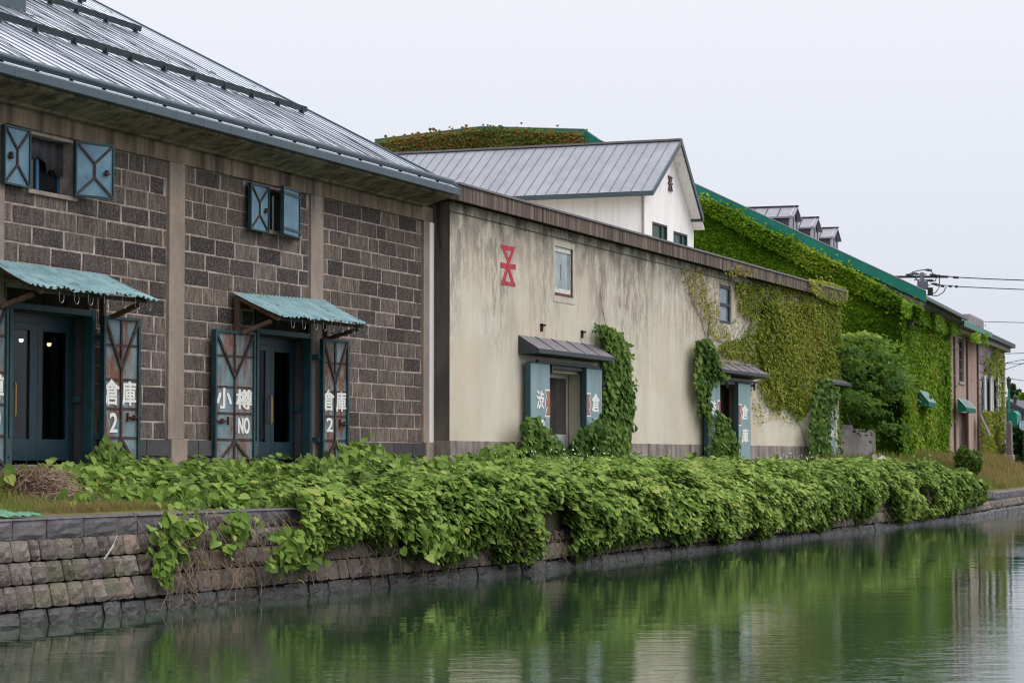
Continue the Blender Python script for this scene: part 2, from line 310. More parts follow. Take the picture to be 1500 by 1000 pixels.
# ------------------------------------------------------------------ leaves (vectorised)
HEART = (np.array([(0, 0, 0), (.27, -.12, .03), (.5, .2, .07), (.36, .6, .05), (0, 1, -.10), (-.36, .6, .05), (-.5, .2, .07), (-.27, -.12, .03)]), [(0, 1, 2, 3, 4), (0, 4, 5, 6, 7)])
KITE = (np.array([(0, 0, 0), (.48, .35, .08), (0, 1, -.06), (-.48, .35, .08)]), [(0, 1, 2), (0, 2, 3)])
BLADE = (np.array([(-.03, 0, 0), (.03, 0, 0), (.015, .6, .03), (0, 1, .14)]), [(0, 1, 2), (0, 2, 3)])
def leaves(name, mat, P, N, T, S, tone, parent=None, F=None, org=None, shape=HEART):
    """P points, N leaf normals, T tip directions (any, made square to N), S sizes."""
    P = np.asarray(P, float); n = len(P); N = np.asarray(N, float); N = N/np.linalg.norm(N, axis=1, keepdims=True)
    T = T-N*np.sum(T*N, 1, keepdims=True); T = T/(np.linalg.norm(T, axis=1, keepdims=True)+1e-9); B = np.cross(T, N)
    sv, sf = shape; k = len(sv); S = np.asarray(S)[:, None, None]
    V = P[:, None, :]+S*(B[:, None, :]*sv[None, :, 0:1]+T[:, None, :]*sv[None, :, 1:2]+N[:, None, :]*sv[None, :, 2:3])
    loops = np.concatenate([np.array(f) for f in sf]); sizes = np.array([len(f) for f in sf]); L = len(loops)
    idx = (np.arange(n)[:, None]*k+loops[None, :]).ravel(); st = np.concatenate([[0], np.cumsum(sizes)[:-1]])
    me = bpy.data.meshes.new(name); me.vertices.add(n*k); me.vertices.foreach_set('co', V.ravel())
    me.loops.add(n*L); me.loops.foreach_set('vertex_index', idx.astype(np.int32))
    me.polygons.add(n*len(sf)); me.polygons.foreach_set('loop_start', (np.arange(n)[:, None]*L+st[None, :]).ravel().astype(np.int32))
    me.update(calc_edges=True); me.materials.append(mat)
    a = me.attributes.new('tone', 'FLOAT', 'FACE'); a.data.foreach_set('value', np.repeat(np.clip(tone, 0, 1), len(sf)).astype(np.float32))
    return link(me, name, parent, F, org)
def inpoly(px, py, poly):
    r = np.zeros(len(px), bool); n = len(poly)
    for i in range(n):
        (x1, y1), (x2, y2) = poly[i], poly[(i+1) % n]
        if y1 == y2: continue
        r ^= ((y1 > py) != (y2 > py)) & (px < (x2-x1)*(py-y1)/(y2-y1)+x1)
    return r
def scatter(poly, n):
    a = np.array(poly); X = []; Y = []; k = 0
    while k < n:
        px = RNG.uniform(a[:, 0].min(), a[:, 0].max(), n*2); py = RNG.uniform(a[:, 1].min(), a[:, 1].max(), n*2); q = inpoly(px, py, poly)
        X.append(px[q]); Y.append(py[q]); k += q.sum()
        if k == 0: break
    return np.concatenate(X)[:n], np.concatenate(Y)[:n]
def vnoise(P, s, seed=0):                        # cheap smooth noise 0..1
    r = np.random.default_rng(seed); o = np.zeros(len(P))
    for i in range(5):
        k = r.normal(size=3); k = k/np.linalg.norm(k)*s*r.uniform(.6, 1.7); o += np.sin(P@k+r.uniform(0, 6.28))
    return .5+.5*np.tanh(o*.62)
def rv(n, s): return RNG.normal(size=(n, 3))*s

# ------------------------------------------------------------------ lie of the land
QX = [-400, 25.2, 29.2, 31.6, 40.8, 60.2, 80.5, 96.9, 140, 400, 3000]; QY = [17.5, 16.22, 16.12, 15.94, 15.16, 14.95, 14.42, 15.2, 17.8, 33.5, 190]
q_ = lambda X: np.interp(X, QX, QY)                                   # foot of the quay at the water line
zq = lambda X: np.interp(X, [-400, 75, 90, 3000], [1.30, 1.30, .74, .74])
yf_ = lambda X: np.where(np.asarray(X) < 48.45, 20.3, np.where(np.asarray(X) < 97.2, 19.9, 20+.061*(np.asarray(X)-97.18)))
zf = lambda X: np.interp(X, [-400, 30, 48, 97, 3000], [1.78, 1.78, 1.84, 1.9, 1.9])
BAT = .22                                                              # batter of the quay per metre

def build_land():
    xs = np.concatenate([np.linspace(-300, -20, 8), np.arange(-15, 170, .8), np.linspace(180, 3000, 12)])
    vs = []; k = 9
    for X in xs:
        q = float(q_(X)); zt = float(zq(X)); f = float(yf_(X)); z2 = float(zf(X)); y0 = q+BAT*zt+.35
        prof = [(y0, zt-.05), (y0+.45, zt+.03)]
        for t in (.3, .55, .8): prof.append((y0+.45+(f-.3-y0-.45)*t, zt+.03+(z2-zt-.03)*(3*t*t-2*t*t*t)))
        prof += [(f-.3, z2), (f+40, z2), (f+400, z2+1), (f+2500, z2+6)]
        vs += [(X, y+(0 if i in (0,) or i > 4 else .0), z+(random.uniform(-.03, .03) if 1 < i < 6 else 0)) for i, (y, z) in enumerate(prof)]
    fs = [(i*k+j, (i+1)*k+j, (i+1)*k+j+1, i*k+j+1) for i in range(len(xs)-1) for j in range(k-1)]
    m = M('grassy_earth', .95, .15); c = m.mix(m.noise(.9, det=7), srgb(84, 92, 44), srgb(120, 116, 66)); c = m.mix(m.noise(2.4, det=6, lo=.5, hi=.62), c, srgb(104, 84, 66))
    m.col(c); m.bump(m.noise(9, det=6, lo=None), .05)
    b = MB(); b.add(vs, fs); o = b.build('ground', m.m, smooth=True); tag(o, kind='structure')
    # water
    m = M('canal_water', .015, .5); m.b.inputs['IOR'].default_value = 1.33
    m.col(m.mix(m.noise(.12, det=3), (.016, .035, .018, 1), (.024, .049, .024, 1)))
    a = m.wave(1.5, (1, .35, 1), -YAW); b_ = m.wave(7.0, (1, .28, 1), -YAW-.12); patch = m.noise(.10, (1, 1.6, 1), 3, lo=.42, hi=.62)
    ruf = m.math('MULTIPLY', m.rng(m.axis(0), 36, 22), m.rng(m.axis(1), 11, 4)); patch = m.math('ADD', patch, m.math('MULTIPLY', ruf, 1.6))
    c_ = m.wave(19.0, (1, .3, 1), -YAW+.2); b_ = m.math('ADD', b_, m.math('MULTIPLY', c_, .22))
    h = m.math('ADD', m.math('MULTIPLY', a, 1.0), m.math('MULTIPLY', m.math('MULTIPLY', b_, .42), m.math('ADD', m.math('MULTIPLY', patch, 1.3), .25)))
    m.bump(h, WAVE); wm = m.m
    b = MB(); xs = [-400, -50, 0, 20, 40, 60, 80, 100, 140, 400, 3000]
    v = []; 
    for X in xs: v += [(X, -120, 0), (X, float(q_(X))+3.0, 0)]
    b.add(v, [(2*i, 2*i+2, 2*i+3, 2*i+1) for i in range(len(xs)-1)]); tag(b.build('water', wm), kind='structure')
    b = MB(); b.box(-400, 3000, -121, 60, -3.2, -3); tag(b.build('canal_bed', simple('mud', (.05, .05, .04, 1))), kind='structure')
WAVE = .005
build_land()

def rough_block(b, x0, x1, z0, z1, base, amp, tone, n=4, edge=.03, out=.05):
    """a hewn stone: pillowed, jittered front grid; base(X,z) gives the y of the wall plane; grows towards -y."""
    vs = []; sk = random.uniform(-.012, .012)
    for j in range(n+1):
        for i in range(n+1):
            u, v = i/n, j/n; x = x0+(x1-x0)*u; z = z0+(z1-z0)*v
            d = min(u, 1-u, v, 1-v); rim = d == 0
            corner = rim and (u in (0, 1)) and (v in (0, 1))
            o = 0 if rim else out*(.55+.45*min(1, d*3))+random.uniform(-amp, amp)
            if rim: x += (-edge if u == 1 else edge if u == 0 else 0)*(.3+(.8 if corner else 0)*1)+random.uniform(-.006, .006); z += (-edge if v == 1 else edge if v == 0 else 0)*(.3+(.8 if corner else 0))
            else: x += random.uniform(-.01, .01); z += random.uniform(-.01, .01)
            vs.append((x, base(x, z)-o+sk, z))
    fs = [(j*(n+1)+i, j*(n+1)+i+1, (j+1)*(n+1)+i+1, (j+1)*(n+1)+i) for j in range(n) for i in range(n)]
    # rim back to the wall
    rimi = [i for i in range(n+1)]+[j*(n+1)+n for j in range(1, n+1)]+[n*(n+1)+i for i in range(n-1, -1, -1)]+[j*(n+1) for j in range(n-1, 0, -1)]
    k = len(vs); vs += [(vs[i][0], vs[i][1]+.14, vs[i][2]) for i in rimi]; L = len(rimi)
    fs += [(rimi[a], k+a, k+(a+1) % L, rimi[(a+1) % L]) for a in range(L)]
    b.add(vs, fs, tone)

def build_quay():
    q = thing('quay_wall', 'long battered stone quay wall with dark coping along the canal', 'quay wall', W0, (25, 16.2, 0))
    m = M('quay_stone', .9, .25); c = m.ramp(m.tone(), [(0, srgb(88, 80, 76)), (.35, srgb(112, 103, 97)), (.8, srgb(136, 126, 117)), (1, srgb(150, 128, 116))])
    c = m.mix(m.math('MULTIPLY', m.noise(6, det=7, rough=.7), .5), c, srgb(70, 64, 62)); c = m.mix(m.math('MULTIPLY', m.noise(1.1, det=6, lo=.52, hi=.64), .5), c, srgb(96, 98, 66))
    c = m.mix(m.math('MULTIPLY', m.noise(16, det=5, lo=.55, hi=.7), .4), c, srgb(176, 164, 152))
    m.col(c); m.bump(m.noise(16, det=7, rough=.7, lo=None), .03); QS = m.m
    m = M('wet_footing_stone', .45, .5); m.col(m.mix(m.noise(8, det=7), srgb(30, 28, 27), srgb(52, 48, 45))); m.bump(m.noise(14, det=6, lo=None), .03); QF = m.m
    m = M('coping_stone', .8, .3); c = m.ramp(m.tone(), [(0, srgb(70, 68, 72)), (1, srgb(98, 94, 96))]); m.col(m.mix(m.math('MULTIPLY', m.noise(10, det=7, rough=.7), .5), c, srgb(124, 118, 118))); m.bump(m.noise(12, det=7, rough=.65, lo=None), .03); QC = m.m
    base = lambda x, z: float(q_(x))+BAT*z
    core = MB(); xs = np.concatenate([np.arange(10, 150, 1.0), np.linspace(151, 600, 20)]); vs = []
    for X in xs:
        zt = float(zq(X))-.06; q0 = float(q_(X)); vs += [(X, q0+.07-.2*BAT, -.3), (X, q0+.07+BAT*zt, zt), (X, q0+.8+BAT*zt, zt)]
    core.add(vs, [(3*i+j, 3*i+3+j, 3*i+4+j, 3*i+1+j) for i in range(len(xs)-1) for j in range(2)])
    core.build('wall_core', simple('dark_joint', srgb(40, 36, 34), .95), q, smooth=True)
    f = MB(); s = MB(); cp = MB()
    x = 20.0
    while x < 140:
        w = random.uniform(.4, .75)*(1 if x < 60 else 1.8); rough_block(f, x, x+w-.012, -.12, .175+random.uniform(-.02, .02), base, .02, .5, 4, .014, .05); x += w
    for zl, zh in ((.19, .49), (.49, .77), (.77, 1.04)):
        x = 20.0+random.random()
        while x < 140:
            w = random.uniform(.2, .42)*(1 if x < 60 else 2.2); cap = float(zq(x))-.27
            if zh <= cap+.1: rough_block(s, x, x+w-.008, zl+.004, min(zh, cap+.02)-.004, base, .024, random.random(), 4, .014, .045)
            x += w
    x = 20.0
    while x < 140:
        w = random.uniform(.5, .95)*(1 if x < 60 else 1.8); zt = float(zq(x+w/2))
        y0 = float(q_(x+w/2))+BAT*zt; rough_block(cp, x, x+w-.014, zt-.27, zt-.02, lambda a, z: float(q_(a))+BAT*zt, .012, random.random(), 4, .008, .03)
        y1 = float(q_(x))+BAT*zt; y2 = float(q_(x+w))+BAT*zt; g = .005
        cp.add([(x, y1-.025, zt-.02), (x+w-.014, y2-.025, zt-.02), (x+w-.014, y2+.02, zt+random.uniform(-.006, .006)), (x, y1+.02, zt), (x+w-.014, y2+.5, zt), (x, y1+.5, zt)], [(0, 1, 2, 3), (3, 2, 4, 5)], random.random()); x += w
    s.build('stone_courses', QS, q, smooth=False); f.build('footing', QF, q); cp.build('coping', QC, q)
build_quay()

# ------------------------------------------------------------------ lettering
def glyphs(ch, bold=0.02):
    c = bpy.data.curves.new('lettering', 'FONT'); c.body = ch; c.size = 1; c.offset = bold; c.extrude = .004; c.align_x = 'CENTER'; c.resolution_u = 3
    o = bpy.data.objects.new('lettering', c); COL.objects.link(o); dg = bpy.context.evaluated_depsgraph_get()
    me = o.evaluated_get(dg).to_mesh(); v = np.array([p.co[:] for p in me.vertices]); f = [tuple(p.vertices) for p in me.polygons]
    o.evaluated_get(dg).to_mesh_clear(); bpy.data.objects.remove(o); bpy.data.curves.remove(c); return v, f
def letter(b, ch, u0, u1, z0, z1, y, bold=.02):
    """fit one character into the box u0..u1, z0..z1 standing 4 mm thick on the surface at out = y"""
    v, f = glyphs(ch, 0); lo, hi = v.min(0), v.max(0); w = (u1-u0)*bold*1.0; h = (z1-z0)*.022
    for k, (du, dz) in enumerate(((0, 0), (w, h), (-w, -h), (w, -h), (-w, h))):           # five passes of the brush make the strokes thick
        b.add([(u0+du+(p[0]-lo[0])/(hi[0]-lo[0])*(u1-u0), y-.0006*k-(p[2]-lo[2]), z0+dz+(p[1]-lo[1])/(hi[1]-lo[1])*(z1-z0)) for p in v], f)
def panel_tf(hx, hy, fx, fy):
    """local (u along the leaf from its left edge to its right edge, y negative = outwards, z) -> frame"""
    L = math.hypot(fx-hx, fy-hy); ux, uy = (fx-hx)/L, (fy-hy)/L
    return L, (lambda u, y, z: (hx+ux*u-uy*y, hy+uy*u+ux*y, z))

# ------------------------------------------------------------------ first warehouse: hewn stone, two tall doors
def build_stone_warehouse():
    F = F1
    B = thing('stone_warehouse', 'dark hewn stone warehouse with pilasters and pale sheet metal roof', 'warehouse', F, (40, 0, 1.8))
    zp, zpan, zbeam = 2.37, 7.16, 7.44
    XL, XR = 20.0, 48.46
    pil = [(19.8, 20.4), (25.35, 25.93), (31.0, 31.58), (36.73, 37.28), (42.36, 42.92), (47.97, XR)]
    # openings (frame x0,x1,z0,z1)
    d1 = [X_(F, 8, 560, .06), X_(F, 131, 560, .06), 1.95, Z_(F, 70, 427, .06)]
    d2 = [X_(F, 371, 560, .06), 42.36, 1.95, Z_(F, 415, 462, .06)+.2]
    w1 = [X_(F, 41, 230, .06), X_(F, 107, 240, .06), Z_(F, 75, 283, .06), 7.10]
    w2 = [X_(F, 391, 300, .06), X_(F, 437, 310, .06), Z_(F, 410, 340, .06), 7.10]
    holes = [d1, d2, w1, w2]
    b = MB(); b.wall(XL, XR, 1.6, 7.3, .06, .5, holes)
    b.box(XL, XL+.3, .5, 18, 1.6, 7.3); b.box(XR-.3, XR, .52, 18, 1.6, 7.3); b.box(XL+.3, XR-.3, 17.7, 18, 1.6, 7.3)
    b.prism([(0, 7.3), (18, 7.3), (9, 11.9)], 'x', XR-.3, XR-.02)
    b.build('wall', MORTAR, B)
    bays = [MB() for _ in pil[:-1]]; rnd = random.Random(3); CH = (zpan-zp)/16
    def jit(b):                                                                # knock every block slightly out of true
        for i in range(-8, 0): x, y, z = b.v[i]; b.v[i] = (x+rnd.gauss(0, .006), y, z+rnd.gauss(0, .005))
    for k in range(16):
        z0 = zp+k*CH; off = (k % 2)*.48
        for s, a, c in zip(bays, pil[:-1], pil[1:]):
            x = a[1]-off+.0-.3*((k*7) % 3)*.3
            while x < c[0]:
                L = .945*(1 if rnd.random() < .88 else rnd.choice([.55, .8])); xa, xb = max(x, a[1]), min(x+L, c[0]); x += L
                if xb-xa < .06: continue
                segs = [(xa, xb)]
                for h in holes:
                    ns = []
                    for p, q in segs:
                        if h[2] < z0+CH*.6 and h[3] > z0+CH*.4 and q > h[0] and p < h[1]:
                            if p < h[0]: ns.append((p, h[0]))
                            if q > h[1]: ns.append((h[1], q))
                        else: ns.append((p, q))
                    segs = ns
                t = min(1, max(0, rnd.gauss(.56, .28)))
                if rnd.random() < .05 or (k in (10,) and rnd.random() < .75) or (k == 15 and rnd.random() < .5): t = rnd.uniform(0, .16)
                for p, q in segs:
                    if q-p > .12: jw = rnd.uniform(.022, .036); s.block(p+jw, q-jw, z0+.015+rnd.uniform(-.004, .006), z0+CH-.015+rnd.uniform(-.006, .004), .06, .052+rnd.uniform(-.006, .004), .007, t); jit(s)
    for s in bays: s.build('stone_panel', HEWN, B)
    # dressed dark plinth, two courses
    pl = [MB() for _ in pil[:-1]]
    for k, (z0, z1) in enumerate(((1.66, 2.07), (2.07, 2.37))):
        for b, a, c in zip(pl, pil[:-1], pil[1:]):
            x = a[1]-.5*k
            while x < c[0]:
                xa, xb = max(x, a[1]), min(x+.97, c[0]); x += .97
                for h in (d1, d2):
                    if xa < h[1] and xb > h[0]:
                        if xa < h[0]: xb = h[0]-.005
                        elif xb > h[1]: xa = h[1]+.005
                        else: xb = xa
                if xb-xa > .06: b.block(xa+.008, xb-.008, z0+.008, z1-.008, .06, -.035, .008, rnd.random())
    for b in pl: b.build('plinth', DARKST, B)
    for a, c in pil[:-1]:
        b = MB(); b.box(a, c, 0, .12, zp+.002, zbeam-.28); b.box(a-.02+.05, c+.05, -.05, .10, 1.6, zp); b.build('pilaster', PIL, B, bevel=.008)
    b = MB(); b.box(47.97, XR-.202, 0, .12, zp+.002, zbeam-.28); b.box(48.03, XR+.012, -.05, .1, 1.6, zp); b.build('pilaster', PIL, B, bevel=.008)
    b = MB(); b.box(XR-.20, XR+.012, -.035, .10, zp+.004, zbeam-.29); b.build('white_corner_strip', WHITEW, B, bevel=.01)
    b = MB(); b.box(XL, XR+.004, -.003, .15, zbeam-.28, zbeam+.03); b.build('beam', CORN, B, bevel=.008)
    # splayed concrete cornice up to the gutter
    ex = float(F.at(674, 281, 'y', -.82)[0]); ez = Z_(F, 674, 276, -.82)
    b = MB(); b.prism([(.1, zbeam+.012), (-.12, zbeam+.012), (-.16, zbeam+.05), (-.70, ez-.20), (-.70, ez-.10), (.1, ez+.1)], 'x', XL, ex-.16); b.build('cornice', CORN, B)
    b = MB(); b.box(XL, ex, -.82, -.70, ez-.155, ez-.005); x = XL
    b.build('gutter', GUTT, B, bevel=.01)
    x = ex-.8
    while x > 28: j = MB(); j.box(x, x+.012, -.824, -.70, ez-.158, ez-.004); j.build('gutter_joint', SEAM, B); x -= .98
    # roof
    sl = .517; e0 = np.array([0, -.82, ez]); nrm = np.array([0, -sl, 1.]); up = math.hypot(1, sl)
    rz = lambda y: ez+(y+.82)*sl
    yr = 9.3
    b = MB(); b.add([(XL, -.80, ez+.0), (ex, -.80, ez), (ex, yr, rz(yr)-.02), (XL, yr, rz(yr)-.02), (XL, 18.8, ez), (ex, 18.8, ez),
                     (XL, -.80, ez-.03), (ex, -.80, ez-.03), (ex, yr, rz(yr)-.12), (XL, yr, rz(yr)-.12), (XL, 18.8, ez-.1), (ex, 18.8, ez-.1)],
                    [(0, 1, 2, 3), (3, 2, 5, 4), (7, 6, 9, 8), (8, 9, 10, 11), (1, 7, 8, 2), (2, 8, 11, 5), (0, 6, 7, 1), (6, 0, 3, 9), (9, 3, 4, 10), (4, 5, 11, 10)])
    roof = b.build('roof', ROOFM, B)
    b = MB(); x = ex-.03; k = 0
    while x > 21:
        b.bar((x, -.55, rz(-.55)-.002), (x, yr, rz(yr)-.022), .016, .012); x -= .44; k += 1
    b.build('roof_seam', SEAM, roof)
    P = lambda px, py: F.onplane(px, py, e0, nrm)
    # snow boards lying along the roof, with clips and tangles of cable
    clut = MB(); ropes = MB(); rr = random.Random(5)
    for (pa, pb) in (((0, 41), (415, 150)), ((57, 6), (182, 37)), ((119, 2), (140, 14))):
        A, E = P(*pa), P(*pb); y = (A[1]+E[1])/2; x1 = E[0]; x0 = XL+1 if pa[0] < 60 else A[0]-6
        b = MB(); b.add([(x0, y, rz(y)+.05), (x1, y, rz(y)+.05), (x1, y-.02, rz(y)+.16), (x0, y-.02, rz(y)+.16), (x0, y+.05, rz(y)+.05), (x1, y+.05, rz(y)+.05), (x1, y+.03, rz(y)+.16), (x0, y+.03, rz(y)+.16)],
            [(0, 1, 2, 3), (5, 4, 7, 6), (3, 2, 6, 7), (1, 5, 6, 2), (4, 0, 3, 7), (4, 5, 1, 0)])
        x = x1-.25
        while x > x0:
            b.box(x, x+.05, y-.03, y+.07, rz(y)-.03, rz(y)+.10); x -= rr.uniform(.9, 1.3)
        b.build('snow_board', GUARD, roof)
        for _ in range(20 if pa[0] == 0 else 5):
            x = x1-rr.uniform(0, 1)**1*15
            clut.tube([(x+rr.uniform(-.1, .1), y-rr.uniform(0, .12), rz(y)+.27+rr.uniform(-.12, .02)), (x+rr.uniform(-.1, .1), y-.05, rz(y)+.22+rr.uniform(0, .08)), (x+rr.uniform(.05, .3), y-.1, rz(y)+.2)], .009, 4)
        x = x1-.4
        while x > x1-16:                                                      # hold-down cables running from the board down the slope
            ya = y-.05
            for q in range(rr.choice([1, 1, 2])):
                dx = rr.uniform(-1.0, .35); ye = max(-.6, ya-rr.uniform(2.0, 4.2))
                pts = []
                for t in np.linspace(0, 1, 9):
                    yy = ya+(ye-ya)*t; pts.append((x+dx*t+.10*math.sin(t*5+q), yy, rz(yy)+.006+.004*math.sin(t*3.14)))
                ropes.tube(pts, .005, 4)
            x -= rr.uniform(.35, .7)
    tag(clut.build('cable_clips', STEEL, roof), kind='stuff'); tag(ropes.build('hold_down_cables', WIRE, roof), kind='stuff')
    b = MB(); y = -.74; z = .5*float(F.at(0, 79, 'y', y)[2])+.5*float(F.at(655, 266.5, 'y', y)[2]); A = F.at(662, 269, 'y', y)
    b.tube([(XL, y, z), (float(A[0]), y, z)], .062, 10); b.build('snow_pipe', GUTT, roof, smooth=True)
    x = float(A[0])-.8
    while x > 26: b = MB(); b.box(x, x+.03, y-.02, y+.04, rz(y)-.03, z-.03); b.build('snow_pipe_bracket', GUARD, roof); x -= .98
    b = MB(); b.bar((ex-.02, -.80, rz(-.80)+.01), (ex-.02, yr, rz(yr)-.01), .05, .05); b.build('verge_trim', GUTT, roof)
    p = P(38, 19); b = MB(); b.box(p[0]-2.2, p[0], p[1], p[1]+1.4, p[2]-.6, p[2]+1.1)
    b.box(p[0]-2.25, p[0]+.05, p[1]-.05, p[1]+1.45, p[2]+1.1, p[2]+1.16); b.build('roof_ventilator', GUTT, roof, bevel=.01)
    # upstairs windows
    def iron_shutter(px0, px1, y0, y1, zb, zt, plain=False):
        a = F.at(px0, 300, 'y', y0); c = F.at(px1, 300, 'y', y1); L, tf = panel_tf(a[0], a[1], c[0], c[1])
        b = MB(tf); b.box(0, L, -.02, .02, zb, zt); sh = b.build('shutter', BLUEI, B)
        b = MB(tf)
        for u in (0, L-.03): b.box(u, u+.03, -.045, .022, zb-.002, zt+.002)
        for z in (zb, zt-.03): b.box(.03, L-.03, -.043, .021, z, z+.03)
        b.build('shutter_frame', TEALI, sh)
        b = MB(tf)
        if not plain:
            h = zt-zb; c_ = L/2; z1 = zb+h*.62; z2 = zb+h*.36
            for q in ((.03, zt-.03), (L-.03, zt-.03)): b.bar((q[0], -.034, q[1]), (c_, -.034, z1), .035, .022)
            for q in ((.03, zb+.03), (L-.03, zb+.03)): b.bar((q[0], -.034, q[1]), (c_, -.034, z2), .035, .022)
            b.bar((c_, -.032, z2-.02), (c_, -.032, z1+.02), .035, .024)
            b.box(.1, .22, -.07, -.03, zb+h*.46, zb+h*.49); b.box(.14, .18, -.085, -.03, zb+h*.43, zb+h*.55)
        else:
            for z in (zb+.12, zt-.16): b.box(.04, L+.06, -.04, -.021, z, z+.05)
        b.build('shutter_brace', BRACE if not plain else TEALI, sh)
    zt, zb = Z_(F, 23, 186, -.05), Z_(F, 23, 272.5, -.05)
    iron_shutter(3, 41.5, -.05, -.03, zb, zt)
    a = F.at(108.5, 250, 'y', -.03); w = .86; th = R(20); fx, fy = a[0]+w*math.cos(th), a[1]-w*math.sin(th)
    zt2 = Z_(F, 109, 206, -.03); zb2 = Z_(F, 109, 287, -.03)
    def at_px(px, x0, y0, th):                                              # x,y along a ray direction th from the hinge where the pixel column is met
        best = min(np.linspace(.2, 2.5, 400), key=lambda L: abs(project(F, x0+L*math.cos(th), y0-L*math.sin(th), 3.5)-px)); return x0+best*math.cos(th), y0-best*math.sin(th)
    def project(F, x, y, z):
        p = F.wor(np.array([x, y, z]))-_c; return 750+FPX*np.dot(p, _r)/np.dot(p, _f)
    fx, fy = at_px(163, a[0], a[1], th)
    def shut_pts(x0, y0, x1, y1, zb, zt, plain=False):
        global _hold; L, tf = panel_tf(x0, y0, x1, y1); return L, tf
    def shutter_between(x0, y0, x1, y1, zb, zt, plain=False):
        L, tf = panel_tf(x0, y0, x1, y1); b = MB(tf); b.box(0, L, -.02, .02, zb, zt); sh = b.build('shutter', BLUEI, B)
        b = MB(tf)
        for u in (0, L-.03): b.box(u, u+.03, -.045, .022, zb-.002, zt+.002)
        for z in (zb, zt-.03): b.box(.03, L-.03, -.043, .021, z, z+.03)
        b.build('shutter_frame', TEALI, sh); b = MB(tf); h = zt-zb; c_ = L/2; z1 = zb+h*.62; z2 = zb+h*.36
        if plain:
            b.box(.04, L+.06, -.04, -.021, zb+.10, zb+.15); b.build('strap', TEALI, sh); b = MB(tf); b.box(.04, L+.06, -.04, -.021, zt-.14, zt-.09)
        else:
            for q in ((.03, zt-.03), (L-.03, zt-.03)): b.bar((q[0], -.034, q[1]), (c_, -.034, z1), .035, .022)
            for q in ((.03, zb+.03), (L-.03, zb+.03)): b.bar((q[0], -.034, q[1]), (c_, -.034, z2), .035, .022)
            b.bar((c_, -.032, z2-.02), (c_, -.032, z1+.02), .035, .024)
            b.box(L-.22, L-.1, -.07, -.03, zb+h*.44, zb+h*.47); b.box(L-.18, L-.14, -.085, -.03, zb+h*.42, zb+h*.52)
        b.build('shutter_brace', TEALI if plain else BRACE, sh)
    shutter_between(a[0], a[1], fx, fy, zb2, zt2)
    a2 = F.at(392, 300, 'y', -.03); z_t, z_b = Z_(F, 392, 274, -.03), Z_(F, 392, 342, -.03)
    c2 = F.at(365, 300, 'y', -.06); shutter_between(c2[0], c2[1], a2[0], a2[1], z_b, z_t)
    a3 = F.at(437, 310, 'y', -.03); c3 = F.at(412.5, 310, 'y', -.20); shutter_between(c3[0], c3[1], a3[0], a3[1], Z_(F, 437, 350, -.03), Z_(F, 437, 281, -.03), True)
    for wn, kind in ((w1, 1), (w2, 2)):
        x0, x1, z0, z1 = wn; b = MB(); f = .055
        b.box(x0, x0+f, .30, .37, z0, z1); b.box(x1-f, x1, .30, .37, z0, z1); b.box(x0+f, x1-f, .30, .37, z0, z0+f); b.box(x0+f, x1-f, .30, .37, z1-f, z1)
        b.box((x0+x1)/2-.04, (x0+x1)/2+.04, .30, .37, z0+f, z1-f); fr = b.build('window', simple('blue_window_frame_paint', srgb(70, 112, 142), .5, .15, 4) if kind == 1 else DGREY, B)
        b = MB(); b.box(x0+f, (x0+x1)/2-.04, .325, .335, z0+f, z1-f); b.box((x0+x1)/2+.04, x1-f, .325, .335, z0+f, z1-f); b.build('pane', GLASS, fr)
        b = MB(); b.box(x0-.06, x1+.06, -.0, .10, z0-.07, z0-.004); b.build('window_sill', PIL, fr, bevel=.006)
        if kind == 1:                                                        # grey cloth hung in the upper half
            b = MB(); n = 14; vs = []
            for i in range(n+1):
                xx = x0+f+(x1-x0-2*f)*i/n; yy = .24+.03*math.sin(i*2.1); zl = z0+(z1-z0)*(.62 if i < 9 else .42)+.05*math.sin(i*1.3); vs += [(xx, yy, z1-.02), (xx, yy, zl), (xx, yy+.01, zl), (xx, yy+.01, z1-.02)]
            b.add(vs, [(4*i+k, 4*i+4+k, 4*i+4+(k+1) % 4, 4*i+(k+1) % 4) for i in range(n) for k in range(4)]); b.build('hanging_cloth', DGREY, fr, smooth=True)
            b = MB(); b.box(x1-.01, x1+.0, .05, .3, z0, z1)
    # entrances
    def braced_leaf(L, tf, zb, zt, letters, mat, flip=False):
        b = MB(tf); b.box(0, L, -.02, .02, zb, zt); sh = b.build('entrance_shutter', mat, B)
        h = zt-zb; b = MB(tf)
        for u in (0, L-.05): b.box(u, u+.05, -.06, .035, zb-.002, zt+.002)
        b.box(.05, L-.05, -.058, .03, zt-.045, zt); b.box(.05, L-.05, -.056, .03, zb, zb+.05); b.build('shutter_frame', TEALI, sh)
        b = MB(tf); c_ = L/2
        for q in (.185, .41, .60, .79): b.box(.05, L-.05, -.032, -.0195, zt-h*q-.02, zt-h*q+.02)
        b.box(c_-.022, c_+.022, -.046, -.0192, zb+.05, zt-.045)
        for u in (.05, L-.05):
            b.bar((u, -.044, zt-.06), (c_, -.044, zt-h*.34), .05, .022); b.bar((u, -.044, zb+.06), (c_, -.044, zt-h*.80), .05, .022)
        b.build('shutter_brace', BRACE, sh)
        b = MB(tf if not flip else (lambda u, y, z: tf(L-u, y, z))); b.box(L*.72, L*.99, -.07, -.03, zt-h*.655-.02, zt-h*.655+.01); b.box(L*.66, L*.68, -.06, -.03, zt-h*.685, zt-h*.625); b.box(L*.82, L*.845, -.075, -.03, zt-h*.675, zt-h*.64); b.build('bolt', RUST, sh)
        b = MB(tf)
        for ch, u0, u1, f0, f1, bo in letters: letter(b, ch, L*u0, L*u1, zt-h*f1, zt-h*f0, -.022, bo)
        b.build('lettering', WHITEP, sh)
        return sh
    zbot = 1.86
